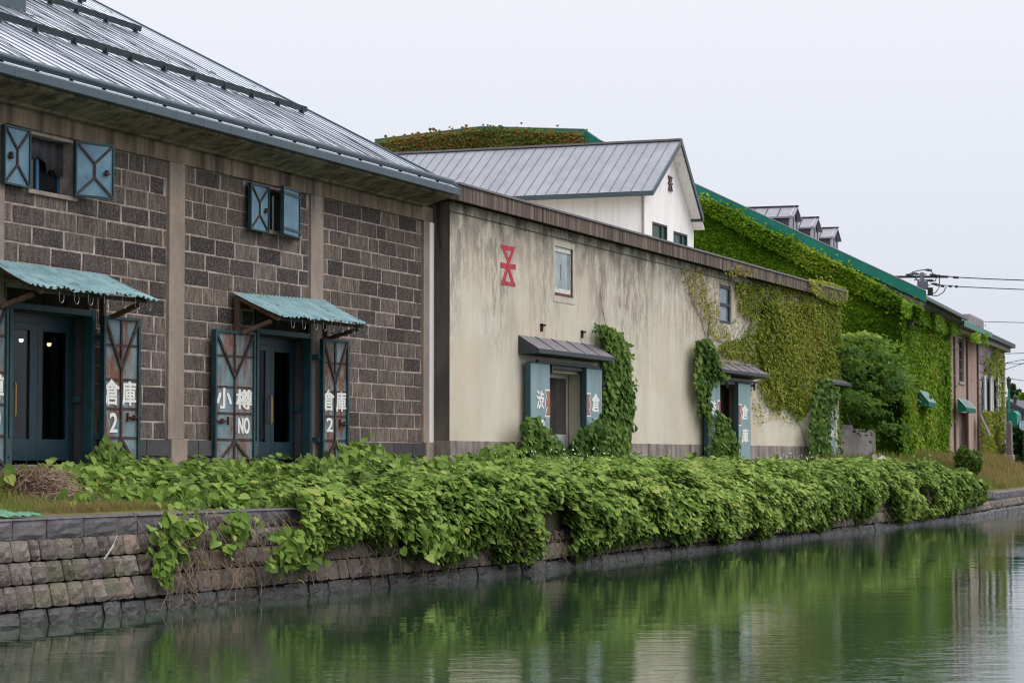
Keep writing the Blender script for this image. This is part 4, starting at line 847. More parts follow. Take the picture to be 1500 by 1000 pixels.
# ------------------------------------------------------------------ ivy warehouse: gable wall towards us, green fascia, dormers
def build_ivy_warehouse():
    F = F3; B = thing('ivy_clad_warehouse', 'large warehouse smothered in green ivy with green metal fascia and dormers', 'warehouse', F, (6, 8, 1.8))
    G = lambda px, py, x=0: F.at(px, py, 'x', x)[1:]
    LEN = float(F.at(1391, 600, 'y', 0)[0])
    top = [G(1357, 426.5), G(1030, 274.5), G(880, 206), G(857, 190), G(705, 186), G(550, 205)]
    drop = 1.0
    far_y = top[-1][0]
    poly = [(0.0, 1.8), (0.0, top[0][1]+(top[1][1]-top[0][1])*(0-top[0][0])/(top[1][0]-top[0][0])-.40)]+[(y, z-.40) for y, z in top[1:]]+[(far_y, 1.8)]
    b = MB(); b.prism(poly, 'x', 0, .4); b.build('gable_wall', simple('dim_wall', srgb(96, 92, 84), .9, .2, 2), B)
    DW = simple('dim_wall_front', srgb(116, 108, 98), .9, .2, 2); b = MB(); b.box(.4, LEN, 0, .4, 1.8, 8.15); b.build('front_wall', DW, B); b = MB(); b.box(.41, LEN-.36, far_y-.4, far_y-.01, 1.8, 15); b.build('rear_wall', DW, B)
    # green fascia running up the verge, a thin standing sheet
    th = [ .46, .45, .47, .55, .16, .14]
    up = [(y, z) for y, z in top]; lo = [(y, z-t) for (y, z), t in zip(top, th)]
    b = MB(); b.prism(up[:3]+lo[:3][::-1], 'x', -.10, -.04); b.build('verge_fascia', GREENP, B)
    b = MB(); b.prism(up[2:]+lo[2:][::-1], 'x', -.10, -.04); b.prism([up[2], up[3], (up[3][0], up[3][1]-1.2), (up[2][0], up[2][1]-.75)], 'x', -.14, -.101); b.build('ridge_fascia', GREENP, B)
    b = MB()
    for a, c in zip(up[:-1], up[1:]): b.bar((-.07, a[0], a[1]+.012), (-.07, c[0], c[1]+.012), .10, .028)
    b.build('fascia_capping', LIGHTTRIM, B)
    b = MB()
    for i in range(9):
        t = i/9; y = up[2][0]+(up[3][0]-up[2][0])*t; z = up[2][1]+(up[3][1]-up[2][1])*t; b.box(-.165, -.141, y, y+.03, z-.75, z-.02)
    b.build('fascia_rib', GREENP, B)
    # roof behind the fascia
    ra, rb = F.at(1357, 438, 'x', LEN), F.at(1404, 462.5, 'x', LEN); s0 = (ra[2]-rb[2])/(ra[1]-rb[1]); s0 = min(s0, (top[2][1]-.40-ra[2])/(top[2][0]-ra[1])); zr = lambda y: ra[2]+(y-ra[1])*s0
    ye, yt = -.75, top[2][0]; zn = lambda y: top[0][1]-.22+(y-top[0][0])*(top[1][1]-top[0][1])/(top[1][0]-top[0][0])
    b = MB(); b.add([(-.03, ye, zn(ye)), (LEN+.1, ye, zr(ye)), (LEN+.1, yt, zr(yt)), (-.03, yt, zn(yt)), (-.03, ye, zn(ye)-.12), (LEN+.1, ye, zr(ye)-.12), (LEN+.1, yt, zr(yt)-.12), (-.03, yt, zn(yt)-.12)], [(0, 1, 2, 3), (7, 6, 5, 4), (0, 4, 5, 1), (1, 5, 6, 2), (3, 7, 4, 0), (2, 6, 7, 3)]); rf = b.build('roof', SLATE, B)
    b = MB(); b.add([(-.03, yt, zn(yt)), (LEN+.1, yt, zr(yt)), (LEN+.1, top[4][0], top[4][1]-.9), (-.03, top[4][0], top[4][1]-.6), (LEN+.1, far_y, zr(yt)), (-.03, far_y, zr(yt))], [(0, 1, 2, 3), (3, 2, 4, 5)]); b.build('ridge_roof', SLATE, rf)
    b = MB(); b.bar((.0, ye-.07, zn(ye)-.10), (LEN, ye-.07, zr(ye)-.10), .14, .14); b.build('gutter', GUTT, rf)
    b = MB(); b.prism([(-.86, zn(-.86)-.30), (-.02, zn(-.02)-.30), (-.02, zn(-.02)-1.6), (-.30, zn(-.86)-1.2)], 'x', -.02, .38); b.build('verge_wing', simple('wing_render', srgb(110, 104, 94), .9, .2, 2), B)
    b = MB(); b.prism([(.41, 1.8), (.41, zr(.41)-.14), (yt, zr(yt)-.14), (far_y-.5, 14), (far_y-.5, 1.8)], 'x', LEN-.35, LEN-.02); b.build('end_wall', DW, B)
    b = MB(); b.add([(.4, -.6, zn(-.6)-.125), (LEN, -.6, zr(-.6)-.125), (LEN, -.6, zr(-.6)-.3), (.4, -.6, zn(-.6)-.3), (.4, .02, 8.0), (LEN, .02, 8.0), (LEN, .02, zr(0)-.13), (.4, .02, zn(0)-.13)], [(0, 1, 2, 3), (3, 2, 5, 4), (4, 5, 6, 7), (7, 6, 1, 0), (0, 3, 4, 7), (1, 6, 5, 2)]); b.build('eave_soffit', DW, B)
    # dormers
    xd = 2.3; Pd = F.at(1167, 302, 'x', xd); y0, zR = float(Pd[1]), float(Pd[2])
    # settle the row so that the ridge point lies the dormer height above the roof
    for _ in range(40):
        h = zR-zr(y0)
        xd += (2.55-h)*-.6 if False else 0
        break
    for px, py in ((1167, 302), (1197.5, 318.5), (1226, 333.7)):
        p = F.at(px, py, 'z', zR) if px != 1167 else Pd; x = float(p[0]) if px != 1167 else xd; hw = .95
        # position along the row from the pixel column at the same y
        x = float(F.at(px, py, 'y', y0)[0]); ze = zR-.48
        d = MB(); ys = y0+.15; yb = ys+4.6
        d.prism([(x-hw+.1, zr(ys)-.6), (x+hw-.1, zr(ys)-.6), (x+hw-.1, ze), (x, zR-.12), (x-hw+.1, ze)], 'y', ys, yb); dm = d.build('dormer', DORM, B)
        d = MB(); d.prism([(x-hw, ze-.03), (x, zR-.03), (x+hw, ze-.03), (x+hw, ze-.10), (x, zR-.10), (x-hw, ze-.10)], 'y', y0-.05, yb+.4); d.build('dormer_roof', simple('dormer_sheet', srgb(142, 138, 146), .5, .15, 3), dm)
        d = MB()
        for k in range(8): yy = y0+.1+.55*k; d.bar((x-hw, yy, ze-.015), (x, yy, zR-.015), .03, .03)
        d.box(x-.06, x+.06, y0-.08, yb+.4, zR-.03, zR+.03); d.build('dormer_rib', SLATED, dm)
        d = MB(); d.box(x-hw+.08, x-hw+.22, ys-.05, ys+.02, zr(ys)-.5, ze); d.box(x+hw-.22, x+hw-.08, ys-.05, ys+.02, zr(ys)-.5, ze); d.box(x-.06, x+.06, ys-.05, ys+.02, zr(ys)-.5, zR-.4); d.bar((x-hw, ys-.06, ze-.06), (x, ys-.06, zR-.08), .14, .06); d.bar((x, ys-.061, zR-.08), (x+hw, ys-.061, ze-.06), .14, .06); d.build('dormer_trim', LIGHTTRIM, dm)
        d = MB(); d.box(x-hw+.22, x-.06, ys-.02, ys-.004, zr(ys)-.4, ze-.05); d.box(x+.06, x+hw-.22, ys-.02, ys-.004, zr(ys)-.4, ze-.05); d.build('dormer_window', GLASS, dm)
    # striped awning among the ivy
    awning(B, F, (1346, 572), (1371, 597), 'y')
    return B, LEN, zr
def awning(B, F, tl, br, _):
    """fabric wedge awning on the facade: tl = top near corner on the wall, br = lower far corner of its valance"""
    yb, pj = -.26, -.66; x0 = float(F.at(tl[0], tl[1], 'y', yb)[0]); z1 = Z_(F, tl[0], tl[1], yb); pj = .66
    x1 = float(F.at(br[0], br[1], 'y', -pj)[0]); z0 = Z_(F, br[0], br[1], -pj); zv = z0+.17
    b = MB(); n = 7
    b.add([(x0, yb, z1), (x0, -pj, zv), (x0, -pj, z0), (x0, yb, z0+.02)], [(0, 1, 2, 3)]); b.add([(x1, yb, z1), (x1, -pj, zv), (x1, -pj, z0), (x1, yb, z0+.02)], [(3, 2, 1, 0)])
    b.add([(x0, -pj, zv), (x1, -pj, zv), (x1, -pj, z0), (x0, -pj, z0)], [(0, 1, 2, 3)]); b.add([(x0, yb, z1), (x1, yb, z1), (x1, -pj, zv), (x0, -pj, zv)], [(3, 2, 1, 0)])
    a = b.build('awning', AWN, B); a.modifiers.new('thickness', 'SOLIDIFY').thickness = .004
    s = MB(); dy, dz = -.006, .05
    for i in range(n):
        if i % 2 == 0:
            u0 = x0+(x1-x0)*(i+.08)/n; u1 = x0+(x1-x0)*(i+.92)/n; s.add([(u0, yb-.03, z1+dz-.02), (u1, yb-.03, z1+dz-.02), (u1, -pj-.03, zv+dz-.02), (u0, -pj-.03, zv+dz-.02)], [(3, 2, 1, 0)])
    st = s.build('awning_stripes', AWNW, a); st.modifiers.new('thickness', 'SOLIDIFY').thickness = .004
    return a
IVYB, IVYLEN, ivy_roof = build_ivy_warehouse()

# ------------------------------------------------------------------ pinkish bay and grey block bay further along
def build_far_warehouse():
    F = F3; B = thing('pinkish_warehouse', 'pinkish brown rendered warehouse with tall window and green door awning', 'warehouse', F, (20, 0, 1.8))
    x0 = IVYLEN+.03; x1 = X_(F, 1434, 580); zt = 7.9
    w = [X_(F, 1404, 530), X_(F, 1412, 530), Z_(F, 1408, 559), Z_(F, 1408, 496)]; d = [X_(F, 1405, 640), X_(F, 1417, 640), 2.0, Z_(F, 1411, 604)]
    b = MB(); b.wall(x0, x1, 1.8, zt, 0, .4, [w, d]); b.build('wall', PINK, B); b = MB(); b.box(x0, x1, 9, 9.3, 1.8, zt); b.build('rear_wall', PINK, B)
    for px in (1399, 1417.5, 1433):
        u = X_(F, px, 580, -.05); b = MB(); b.box(u-.14, u+.14, -.08, .02, 1.8, zt-.02); b.build('pilaster', PINKD, B)
    b = MB(); b.box(x0, x1, -.35, .42, zt, zt+.22); b.build('cornice', PINK, B)
    b = MB(); b.prism([(-.62, zt+.222), (-.62, zt+.44), (8, zt+4.7), (8, zt+4.4), (.4, zt+.222)], 'x', x0, x1+.05); rf = b.build('roof', SLATE, B)
    b = MB(); b.box(x0, x1, -.70, -.625, zt+.20, zt+.46); b.build('gutter', GREENP, rf)
    b = MB(); b.box(w[0], w[0]+.14, .1, .16, w[2], w[3]); b.box(w[1]-.14, w[1], .1, .16, w[2], w[3]); b.box(w[0]+.14, w[1]-.14, .1, .16, w[3]-.1, w[3])
    for t in (0, .25, .5, .75): z = w[2]+(w[3]-w[2])*t; b.box(w[0]+.14, w[1]-.14, .1, .16, z, z+.07)
    fr = b.build('window', SLATED, B); b = MB(); b.box(w[0]+.14, w[1]-.14, .125, .135, w[2]+.05, w[3]-.05); b.build('pane', GLASS, fr)
    b = MB(); b.box(w[0]-.1, w[1]+.1, -.06, .1, w[2]-.12, w[2]-.004); b.build('window_sill', CONC, fr)
    b = MB(); b.box(d[0], d[1], .3, .36, d[2], d[3]); dr = b.build('door', simple('deep_green_door', srgb(28, 72, 68), .6, .2, 3), B); xm = d[0]+(d[1]-d[0])*.5
    b = MB(); b.box(xm, d[1], .24, .30, d[2], d[3]); b.build('door_lining', simple('dim_lining', srgb(104, 92, 88), .8, .2, 3), dr)
    awning(B, F, (1402.5, 584), (1429.5, 605), 'y')
    ex, ez = X_(F, 1424, 530), Z_(F, 1424, 531); b = MB(); k = 0
    for z, h, wd in ((.9, .25, .42), (.45, .22, .22), (0, .25, .42), (-.45, .22, .22), (-.9, .25, .42)): b.box(ex-wd, ex+wd, -.004-k*.001, .001, ez+z*.9-h*.8, ez+z*.9+h*.8); k += 1
    b.build('emblem', simple('worn_red_emblem', srgb(178, 124, 112), .9, .25, 6), B)
    # grey block building at the end of the row
    G = thing('grey_block_warehouse', 'grey block warehouse at the far end with white shutters and yellowing ivy', 'warehouse', F, (30, 0, 1.8))
    xa, xb = x1+.02, X_(F, 1473, 600); ws = [[X_(F, a, 570), X_(F, c, 570), Z_(F, a, 600), Z_(F, a, 551)] for a, c in ((1441, 1447.5), (1451.5, 1457.5))]+[[X_(F, 1463, 570), X_(F, 1467.5, 570), Z_(F, 1465, 596), Z_(F, 1465, 556)]]
    b = MB(); b.wall(xa, xb, 1.8, zt, .05, .4, ws); b.build('wall', MORTAR, G); b = MB(); b.box(xb-.35, xb-.01, .41, 9, 1.8, zt); b.build('end_wall', MORTAR, G)
    s = MB(); rr = random.Random(4); z = 1.82; k = 0
    while z < zt-.4:
        x = xa-.5*(k % 2)
        while x < xb:
            p, q = max(x, xa), min(x+1.25, xb); x += 1.25
            if q-p > .1 and not any(h[2]-.2 < z+.2 < h[3]+.1 and q > h[0] and p < h[1] for h in ws): s.block(p+.01, q-.01, z+.015, z+.40, .05, .015, .02, rr.random())
        z += .415; k += 1
    s.build('stone_blocks', GREYBR, G)
    b = MB(); b.box(xa, xb+.1, -.30, .42, zt+.002, zt+.24); b.build('cornice', CONC, G)
    b = MB(); b.prism([(-.55, zt+.242), (-.55, zt+.46), (8, zt+4.7), (8, zt+4.4), (.4, zt+.242)], 'x', xa+.055, xb+.35); b.build('roof', SLATED, G)
    for i, q in enumerate(ws):
        b = MB(); b.box(q[0]+.02, q[1]-.02, .2, .26, q[2], q[3]); fr = b.build('window', simple('teal_window_paint', srgb(40, 92, 92), .5, .2, 4), G)
        b = MB(); b.box(q[0]+.14, q[0]+(q[1]-q[0])*.5, .185, .199, q[2]+.1, q[3]-.1); b.build('pane', GLASS, fr)
        L = .95; b = MB(); b.box(q[1]+.02, q[1]+L*.9, -.14, -.08, q[2]-.02, q[3]+.02); b.build('shutter', simple('white_shutter_paint', srgb(196, 204, 204), .6, .1, 4), G)
        b = MB(); b.box(q[0]-L*.75, q[0]-.02, -.14, -.08, q[2]-.02, q[3]+.02); b.build('shutter', simple('white_shutter_paint', srgb(196, 204, 204), .6, .1, 4), G)
    p0 = X_(F, 1443, 612); zb_ = Z_(F, 1443, 612); b = MB(); p1 = F.at(1452, 636, 'y', -.75)
    b.prism([(-.3, zb_+.1), (-.75, float(p1[2])), (-.75, float(p1[2])-.06), (-.3, zb_+.02)], 'x', float(p1[0])-1.0, float(p1[0])); b.build('canopy', simple('weathered_canopy', srgb(128, 116, 106), .9, .2, 3), G)
    p = F.at(1416, 483, 'y', 2.6); p2 = F.at(1441, 483, 'y', 2.6); zt_ = float(F.at(1428, 463, 'y', 2.6)[2])
    t = thing('rooftop_box', 'pale grey metal plant box standing on the far roof', 'plant box', F, (float(p[0]), 2.6, float(p[2])))
    b = MB(); xm = float(F.at(1426, 470, 'y', 2.6)[0]); b.box(float(p[0])+1.8, float(p2[0]), 2.6, 5.0, float(p[2])-.9, zt_); b.build('casing', CONC, t)
    b = MB(); xx = float(p[0])+2.1
    while xx < float(p2[0])-.2: b.box(xx, xx+.05, 2.57, 2.599, float(p[2])-.6, zt_-.1); xx += .5
    b.build('casing_rib', LIGHTTRIM, t)
    return B, G, x0, x1, xa, xb, zt
FARB, FARG, fx0, fx1, gx0, gx1, FZT = build_far_warehouse()

# ------------------------------------------------------------------ the bank of broad-leaved vine
def XZ(pts, F=None, dy=0.0):
    """photo points on the quay face -> (X, z)"""
    r = []
    for px, py in pts:
        y = 15.2
        for _ in range(4): p = W0.at(px, py, 'y', y); y = float(q_(p[0]))-dy
        r.append((float(p[0]), float(p[2])))
    return zip(*sorted(r))
def build_bank():
    o = thing('bank_vine', 'broad leaved green vine blanketing the bank and hanging over the quay wall', 'vine', W0, (55, 17, 1.6)); o['kind'] = 'stuff'
    bx, bz = XZ([(225, 800), (300, 765), (372, 790), (400, 815), (425, 838), (470, 838), (505, 815), (545, 785), (580, 800), (610, 822), (650, 832), (690, 815), (730, 800), (760, 822), (800, 822), (850, 812), (900, 806), (960, 792), (1000, 798), (1050, 788), (1100, 780), (1150, 770), (1200, 772), (1250, 755), (1300, 758), (1350, 752), (1400, 748), (1428, 735)], dy=.25)
    cx = [27, 30, 32.5, 35, 38, 41, 46, 52, 60, 70, 78, 81.5, 83]; cz = [1.25, 1.33, 1.45, 1.66, 1.76, 1.78, 1.78, 1.78, 1.78, 1.78, 1.74, 1.5, .9]   # height of the front crest
    kx = [26, 31, 33, 36, 40, 44, 48, 60, 82]; kz = [1.83, 1.84, 1.86, 1.86, 1.86, 1.86, 1.86, 1.86, 1.80]                                           # height at the buildings
    n = 98000; X = RNG.uniform(30.2, 82.6, n); v = RNG.uniform(0, 1, n)
    q = q_(X); zt = zq(X); top = yf_(X)-.12
    C = np.interp(X, cx, cz)+.10*(vnoise(np.c_[X, 0*X, 0*X], 1.3, 1)-.5)*2; K = np.interp(X, kx, kz)+.12*(vnoise(np.c_[X, 0*X, 0*X], 1.7, 2)-.5)*2
    ZB = np.interp(X, bx, bz)+np.interp(X, [30, 48, 56, 83], [.20, .16, .02, -.02])+.24*(vnoise(np.c_[X, 0*X, 0*X], 2.6, 3)-.5)
    yc = q+BAT*zt+.35; bulge = np.interp(X, [28, 34, 40, 82], [.06, .16, .36, .34])
    # profile: building foot -> crest -> bulging front -> hanging hem
    s = v*1.0; a = s < .42; t = np.where(a, s/.42, (s-.42)/.58)
    yA = top+(yc-top)*t; zA = K+(C-K)*t+.05*np.sin(t*3.1)
    ang = t*np.pi*.5
    yB = yc-(yc-(q-bulge))*np.sin(np.minimum(ang*1.5, np.pi/2))+np.clip(t-.7, 0, 1)*.9*bulge; zB = C-(C-ZB)*np.where(t < .25, t*t*2.0, .125+(t-.25)*(1-.125)/.75)
    Y = np.where(a, yA, yB); Z = np.where(a, zA, zB)
    P = np.c_[X, Y, Z]
    Nn = np.where(a[:, None], np.c_[0*X, -.25+0*X, 1+0*X], np.c_[0*X, -.35-.5*np.minimum(1, t*1.6), .75+.6*(1-np.minimum(1, t*1.4))])
    clump = vnoise(P, 3.1, 5); clump2 = vnoise(P, 7.0, 6)
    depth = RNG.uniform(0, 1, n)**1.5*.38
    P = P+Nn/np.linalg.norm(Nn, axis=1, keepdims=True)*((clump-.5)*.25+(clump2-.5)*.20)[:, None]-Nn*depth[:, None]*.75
    # thin out holes on the hanging front, keep the wall foot of the first bay open to the grass
    keep = RNG.uniform(0, 1, n) < np.where(a, .62, .95)
    keep &= ~((~a) & (clump < .32) & (t > .30) & (vnoise(P, 1.2, 8) < np.interp(X, [44, 56], [.5, .2])))
    keep &= (X > 33.0-.9*(vnoise(P, 2, 4)-.3)) | a
    keep &= ~(a & (X < 33.2) & (t > .45+.55*np.clip((X-30.2)/2.4, 0, 1)+.2*(vnoise(P, 2.2, 12)-.5)))
    keep &= ~((X < 31.0) & (RNG.uniform(0, 1, n) > .55))
    P, Nn, dep, a, X = P[keep], Nn[keep], depth[keep], a[keep], X[keep]; n = len(P)
    near = np.clip((60-X)/30, 0, 1)
    Nn = Nn/np.linalg.norm(Nn, axis=1, keepdims=True)+rv(n, .34)+np.array([-.1, -.12, .2]); T = np.c_[RNG.normal(.25, .8, n), -.9+RNG.normal(0, .5, n), -.45+RNG.normal(0, .45, n)]
    tone = np.clip(.56+RNG.normal(0, .22, n)-dep*.85+.30*(vnoise(P, .8, 9)-.5)+np.where(RNG.uniform(0, 1, n) < .006, .5, 0), 0, .96); tone = np.where((tone > .86) & (tone < .955), .80, tone)  # inner leaves toned darker, shade inside the vine put into their colour
    S = np.interp(X, [30, 45, 60], [1, .95, .85])*(RNG.uniform(.07, .175, n))*np.where(RNG.uniform(0, 1, n) < .2, 1.25, 1)
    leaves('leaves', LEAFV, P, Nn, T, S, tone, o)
    # taller shoots leaning on the walls, and the small plant rooted in the bare quay face
    PP = []; NN = []
    def cluster(px, py, rx, ry, n, Y, d):
        u = RNG.normal(size=(n, 2))*.5; p = W0.at(px+u[:, 0]*rx, py+u[:, 1]*ry, 'y', Y-RNG.uniform(0, d, n)); PP.append(p); NN.append(np.tile([-.1, -.8, .5], (n, 1))+rv(n, .45))
    for c in [(160, 680, 34, 24, 240, 20.1, .5), (150, 668, 16, 14, 70, 20.1, .4), (215, 690, 60, 14, 220, 19.7, .8), (330, 690, 50, 12, 160, 19.8, .5), (520, 672, 36, 22, 260, 20.0, .6), (500, 690, 40, 16, 160, 19.6, .7), (520, 660, 14, 14, 60, 20.1, .4), (575, 678, 40, 14, 180, 19.8, .6), (735, 664, 26, 14, 200, 19.6, .7), (700, 674, 40, 12, 160, 19.6, .7)]: cluster(*c)
    for k in range(46): cluster(RNG.uniform(330, 1400), 681+RNG.normal(0, 5), RNG.uniform(5, 13), RNG.uniform(6, 12), int(RNG.integers(14, 40)), RNG.uniform(17.2, 19.5), .3)
    for c in [(110, 700, 36, 16, 130, 19.2, .8), (60, 695, 30, 8, 30, 19.6, .3), (20, 700, 16, 16, 40, 18.8, .4), (185, 722, 50, 12, 110, 18.2, .8), (255, 720, 60, 14, 170, 18.2, .9), (120, 730, 30, 10, 40, 17.8, .5), (310, 736, 60, 10, 150, 17.4, .7), (360, 745, 50, 10, 120, 16.9, .4), (280, 745, 30, 6, 24, 17.0, .3)]: cluster(*c)
    for c in [(250, 790, 30, 34, 110, 16.28, .18), (270, 770, 26, 12, 60, 16.3, .2), (238, 830, 14, 22, 40, 16.1, .1), (350, 770, 30, 20, 60, 16.2, .2), (330, 800, 20, 16, 14, 16.1, .1), (430, 800, 40, 30, 160, 15.9, .3), (640, 790, 40, 26, 140, 15.3, .25)]: cluster(*c)
    P = np.concatenate(PP); N = np.concatenate(NN); n = len(P); T = np.c_[RNG.normal(0, .6, n), -.6+RNG.normal(0, .4, n), -.8+RNG.normal(0, .4, n)]
    leaves('shoots', LEAFV, P, N, T, RNG.uniform(.10, .19, n), np.clip(RNG.normal(.48, .2, n), 0, .95), o)
    # dry stems hanging on the wall
    b = MB(); rr = random.Random(9)
    for i in range(660):
        X = rr.uniform(28.5, 80) if i > 150 else rr.choice([rr.gauss(30.6, .5), rr.gauss(32.6, .7), rr.uniform(29, 38), rr.gauss(29.6, .25)])
        z0 = rr.uniform(.5, 1.35) if X < 36 else float(np.interp(X, bx, bz))+rr.uniform(.0, .5); L = rr.uniform(.25, .9) if X < 36 else rr.uniform(.1, .45); x = X; pts = []; dx = rr.gauss(.1, .35)
        for t in np.linspace(0, 1, 6): z = max(.03, z0-L*t); xx = X+dx*t+.05*math.sin(t*6+i); pts.append((xx, float(q_(xx))+BAT*z-.07-.12*math.sin(t*3.14)*rr.uniform(.2, 1), z))
        b.tube(pts, [.007, .006, .006, .005, .004, .003], 4)
    b.build('dry_stems', STEMM, o)
    # lumpy mat of stem litter under the leaves, gap shade put into its colour
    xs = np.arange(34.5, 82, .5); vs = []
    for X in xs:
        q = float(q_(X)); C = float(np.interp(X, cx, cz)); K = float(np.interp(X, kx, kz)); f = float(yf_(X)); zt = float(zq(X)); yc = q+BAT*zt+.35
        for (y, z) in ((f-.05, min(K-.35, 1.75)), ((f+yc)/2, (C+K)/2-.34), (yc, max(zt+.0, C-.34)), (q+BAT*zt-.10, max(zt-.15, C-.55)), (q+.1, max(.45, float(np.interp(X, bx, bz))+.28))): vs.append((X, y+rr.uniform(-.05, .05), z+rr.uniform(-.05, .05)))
    b = MB(); b.add(vs, [(i*5+j, (i+1)*5+j, (i+1)*5+j+1, i*5+j+1) for i in range(len(xs)-1) for j in range(4)]); b.build('stem_shade_mat', simple('stem_shade_brown', srgb(66, 66, 42), .95, .4, 12, .03), o, smooth=True)
    # white flower heads
    px, py = scatter([(700, 660), (900, 655), (990, 672), (900, 690), (760, 688)], 150); px2, py2 = scatter([(1130, 664), (1215, 660), (1215, 685), (1150, 690)], 50)
    P = W0.at(np.r_[px, px2], np.r_[py, py2], 'y', RNG.uniform(18.6, 19.7, 200)); leaves('blossoms', simple('white_blossom', srgb(214, 214, 196), .8, .1, 5), P, rv(200, .4)+np.array([-.2, -1, .6]), rv(200, 1), RNG.uniform(.04, .08, 200), np.full(200, .5), o, shape=KITE)
build_bank()

# ------------------------------------------------------------------ climbers on the walls
def climb(name, label, cat, F, ax, regions, mat, shape=KITE, group=None, nrm=(0, -1, .45), tip=(0, -.25, -1), org=None, stems=None):
    """regions: (photo polygon, leaves per 100 px2, (least, most) distance off the wall, (least, most) size, tone, tone spread, clump)"""
    PP = []; SS = []; TT = []
    for poly, den, dd, sz, tn, ts, clump in regions:
        a = np.array(poly); A = .5*abs(np.dot(a[:, 0], np.roll(a[:, 1], 1))-np.dot(a[:, 1], np.roll(a[:, 0], 1))); n = int(A*den/100)
        px, py = scatter(poly, n); n = len(px); j = RNG.uniform(0, 1, n) < .10; px = px+j*RNG.normal(0, 5, n); py = py+j*RNG.normal(0, 5, n); base = F.at(px, py, ax, np.zeros(n)); c = vnoise(base, 1.5, 21); c2 = vnoise(base, 4, 22)
        d = dd[0]+(dd[1]-dd[0])*RNG.uniform(0, 1, n)*(.35+.65*c); p = F.at(px, py, ax, -d)
        k = RNG.uniform(0, 1, n) > clump*(c2 < .45)*(c < .62); p = p[k]; PP.append(p); n = len(p)
        SS.append(RNG.uniform(sz[0], sz[1], n)); TT.append(np.clip(tn+RNG.normal(0, ts, n)+.28*(vnoise(p, .9, 23)-.5)+.2*(vnoise(p, 3.5, 24)-.5), 0, 1))
    P = np.concatenate(PP); n = len(P); org = org if org is not None else (float(np.median(P[:, 0])), float(np.median(P[:, 1])), 1.9)
    o = thing(name, label, cat, F, org, group)
    leaves('leaves', mat, P, np.tile(np.array(nrm, float), (n, 1))+rv(n, .42), np.tile(np.array(tip, float), (n, 1))+rv(n, .5), np.concatenate(SS), np.concatenate(TT), o, shape=shape)
    if stems:
        b = MB()
        for pts in stems:
            q = [F.at(px, py, ax, -.03) for px, py in pts]; b.tube(q, np.linspace(.012, .005, len(q)).tolist(), 5)
        b.build('stems', STEMD, o)
    return o
HL = dict(shape=HEART, nrm=(-.15, -1, .5), tip=(0, -.4, -1))
climb('climbing_vine', 'dark broad leaved vine climbing beside the canopy of the nearest sliding door', 'vine', F2, 'y', [
    ([(868, 474), (890, 476), (908, 486), (921, 510), (924, 540), (922, 570), (928, 590), (922, 640), (918, 676), (842, 678), (838, 650), (848, 628), (868, 616), (884, 600), (888, 560), (884, 530), (890, 508), (880, 492)], 34, (.10, .55), (.07, .20), .40, .28, 0),
    ([(838, 640), (868, 618), (920, 622), (922, 676), (836, 678)], 16, (.4, .9), (.10, .19), .45, .2, 0),
    ([(920, 560), (934, 550), (930, 575), (922, 590)], 10, (.1, .3), (.08, .14), .5, .2, 0)], LEAFD, stems=[[(893, 665), (897, 600), (905, 540), (890, 490), (880, 440), (879, 415)]], **HL)
climb('low_vine', 'low mound of broad leaved vine in front of the first blue sliding door', 'vine', F2, 'y', [
    ([(766, 616), (784, 611), (798, 625), (806, 640), (822, 648), (834, 662), (836, 682), (762, 682)], 30, (.3, .75), (.07, .19), .42, .28, 0)], LEAFD, **HL)
climb('climbing_vine', 'dark broad leaved vine beside the middle door canopy on the cream wall', 'vine', F2, 'y', [
    ([(1018, 500), (1036, 494), (1046, 505), (1056, 530), (1066, 545), (1058, 556), (1046, 560), (1040, 580), (1044, 610), (1034, 615), (1026, 590), (1016, 560)], 40, (.12, .6), (.06, .18), .40, .28, 0),
    ([(1050, 600), (1062, 608), (1072, 630), (1084, 655), (1086, 676), (1044, 676), (1046, 640)], 30, (.3, .7), (.07, .19), .38, .28, 0),
    ([(1036, 600), (1042, 600), (1046, 660), (1038, 660)], 14, (.3, .5), (.08, .14), .45, .2, 0)], LEAFD, stems=[[(1030, 600), (1028, 540), (1038, 490), (1042, 455)]], **HL)
climb('climbing_vine', 'broad leaved vine half hiding the last blue sliding door of the cream wall', 'vine', F2, 'y', [
    ([(1196, 556), (1212, 550), (1228, 566), (1230, 580), (1222, 600), (1216, 640), (1222, 672), (1184, 676), (1186, 620), (1190, 580)], 40, (.12, .55), (.09, .17), .5, .2, 0),
    ([(1226, 600), (1234, 610), (1234, 660), (1226, 668)], 18, (.2, .5), (.08, .15), .5, .2, 0)], LEAFD, **HL)
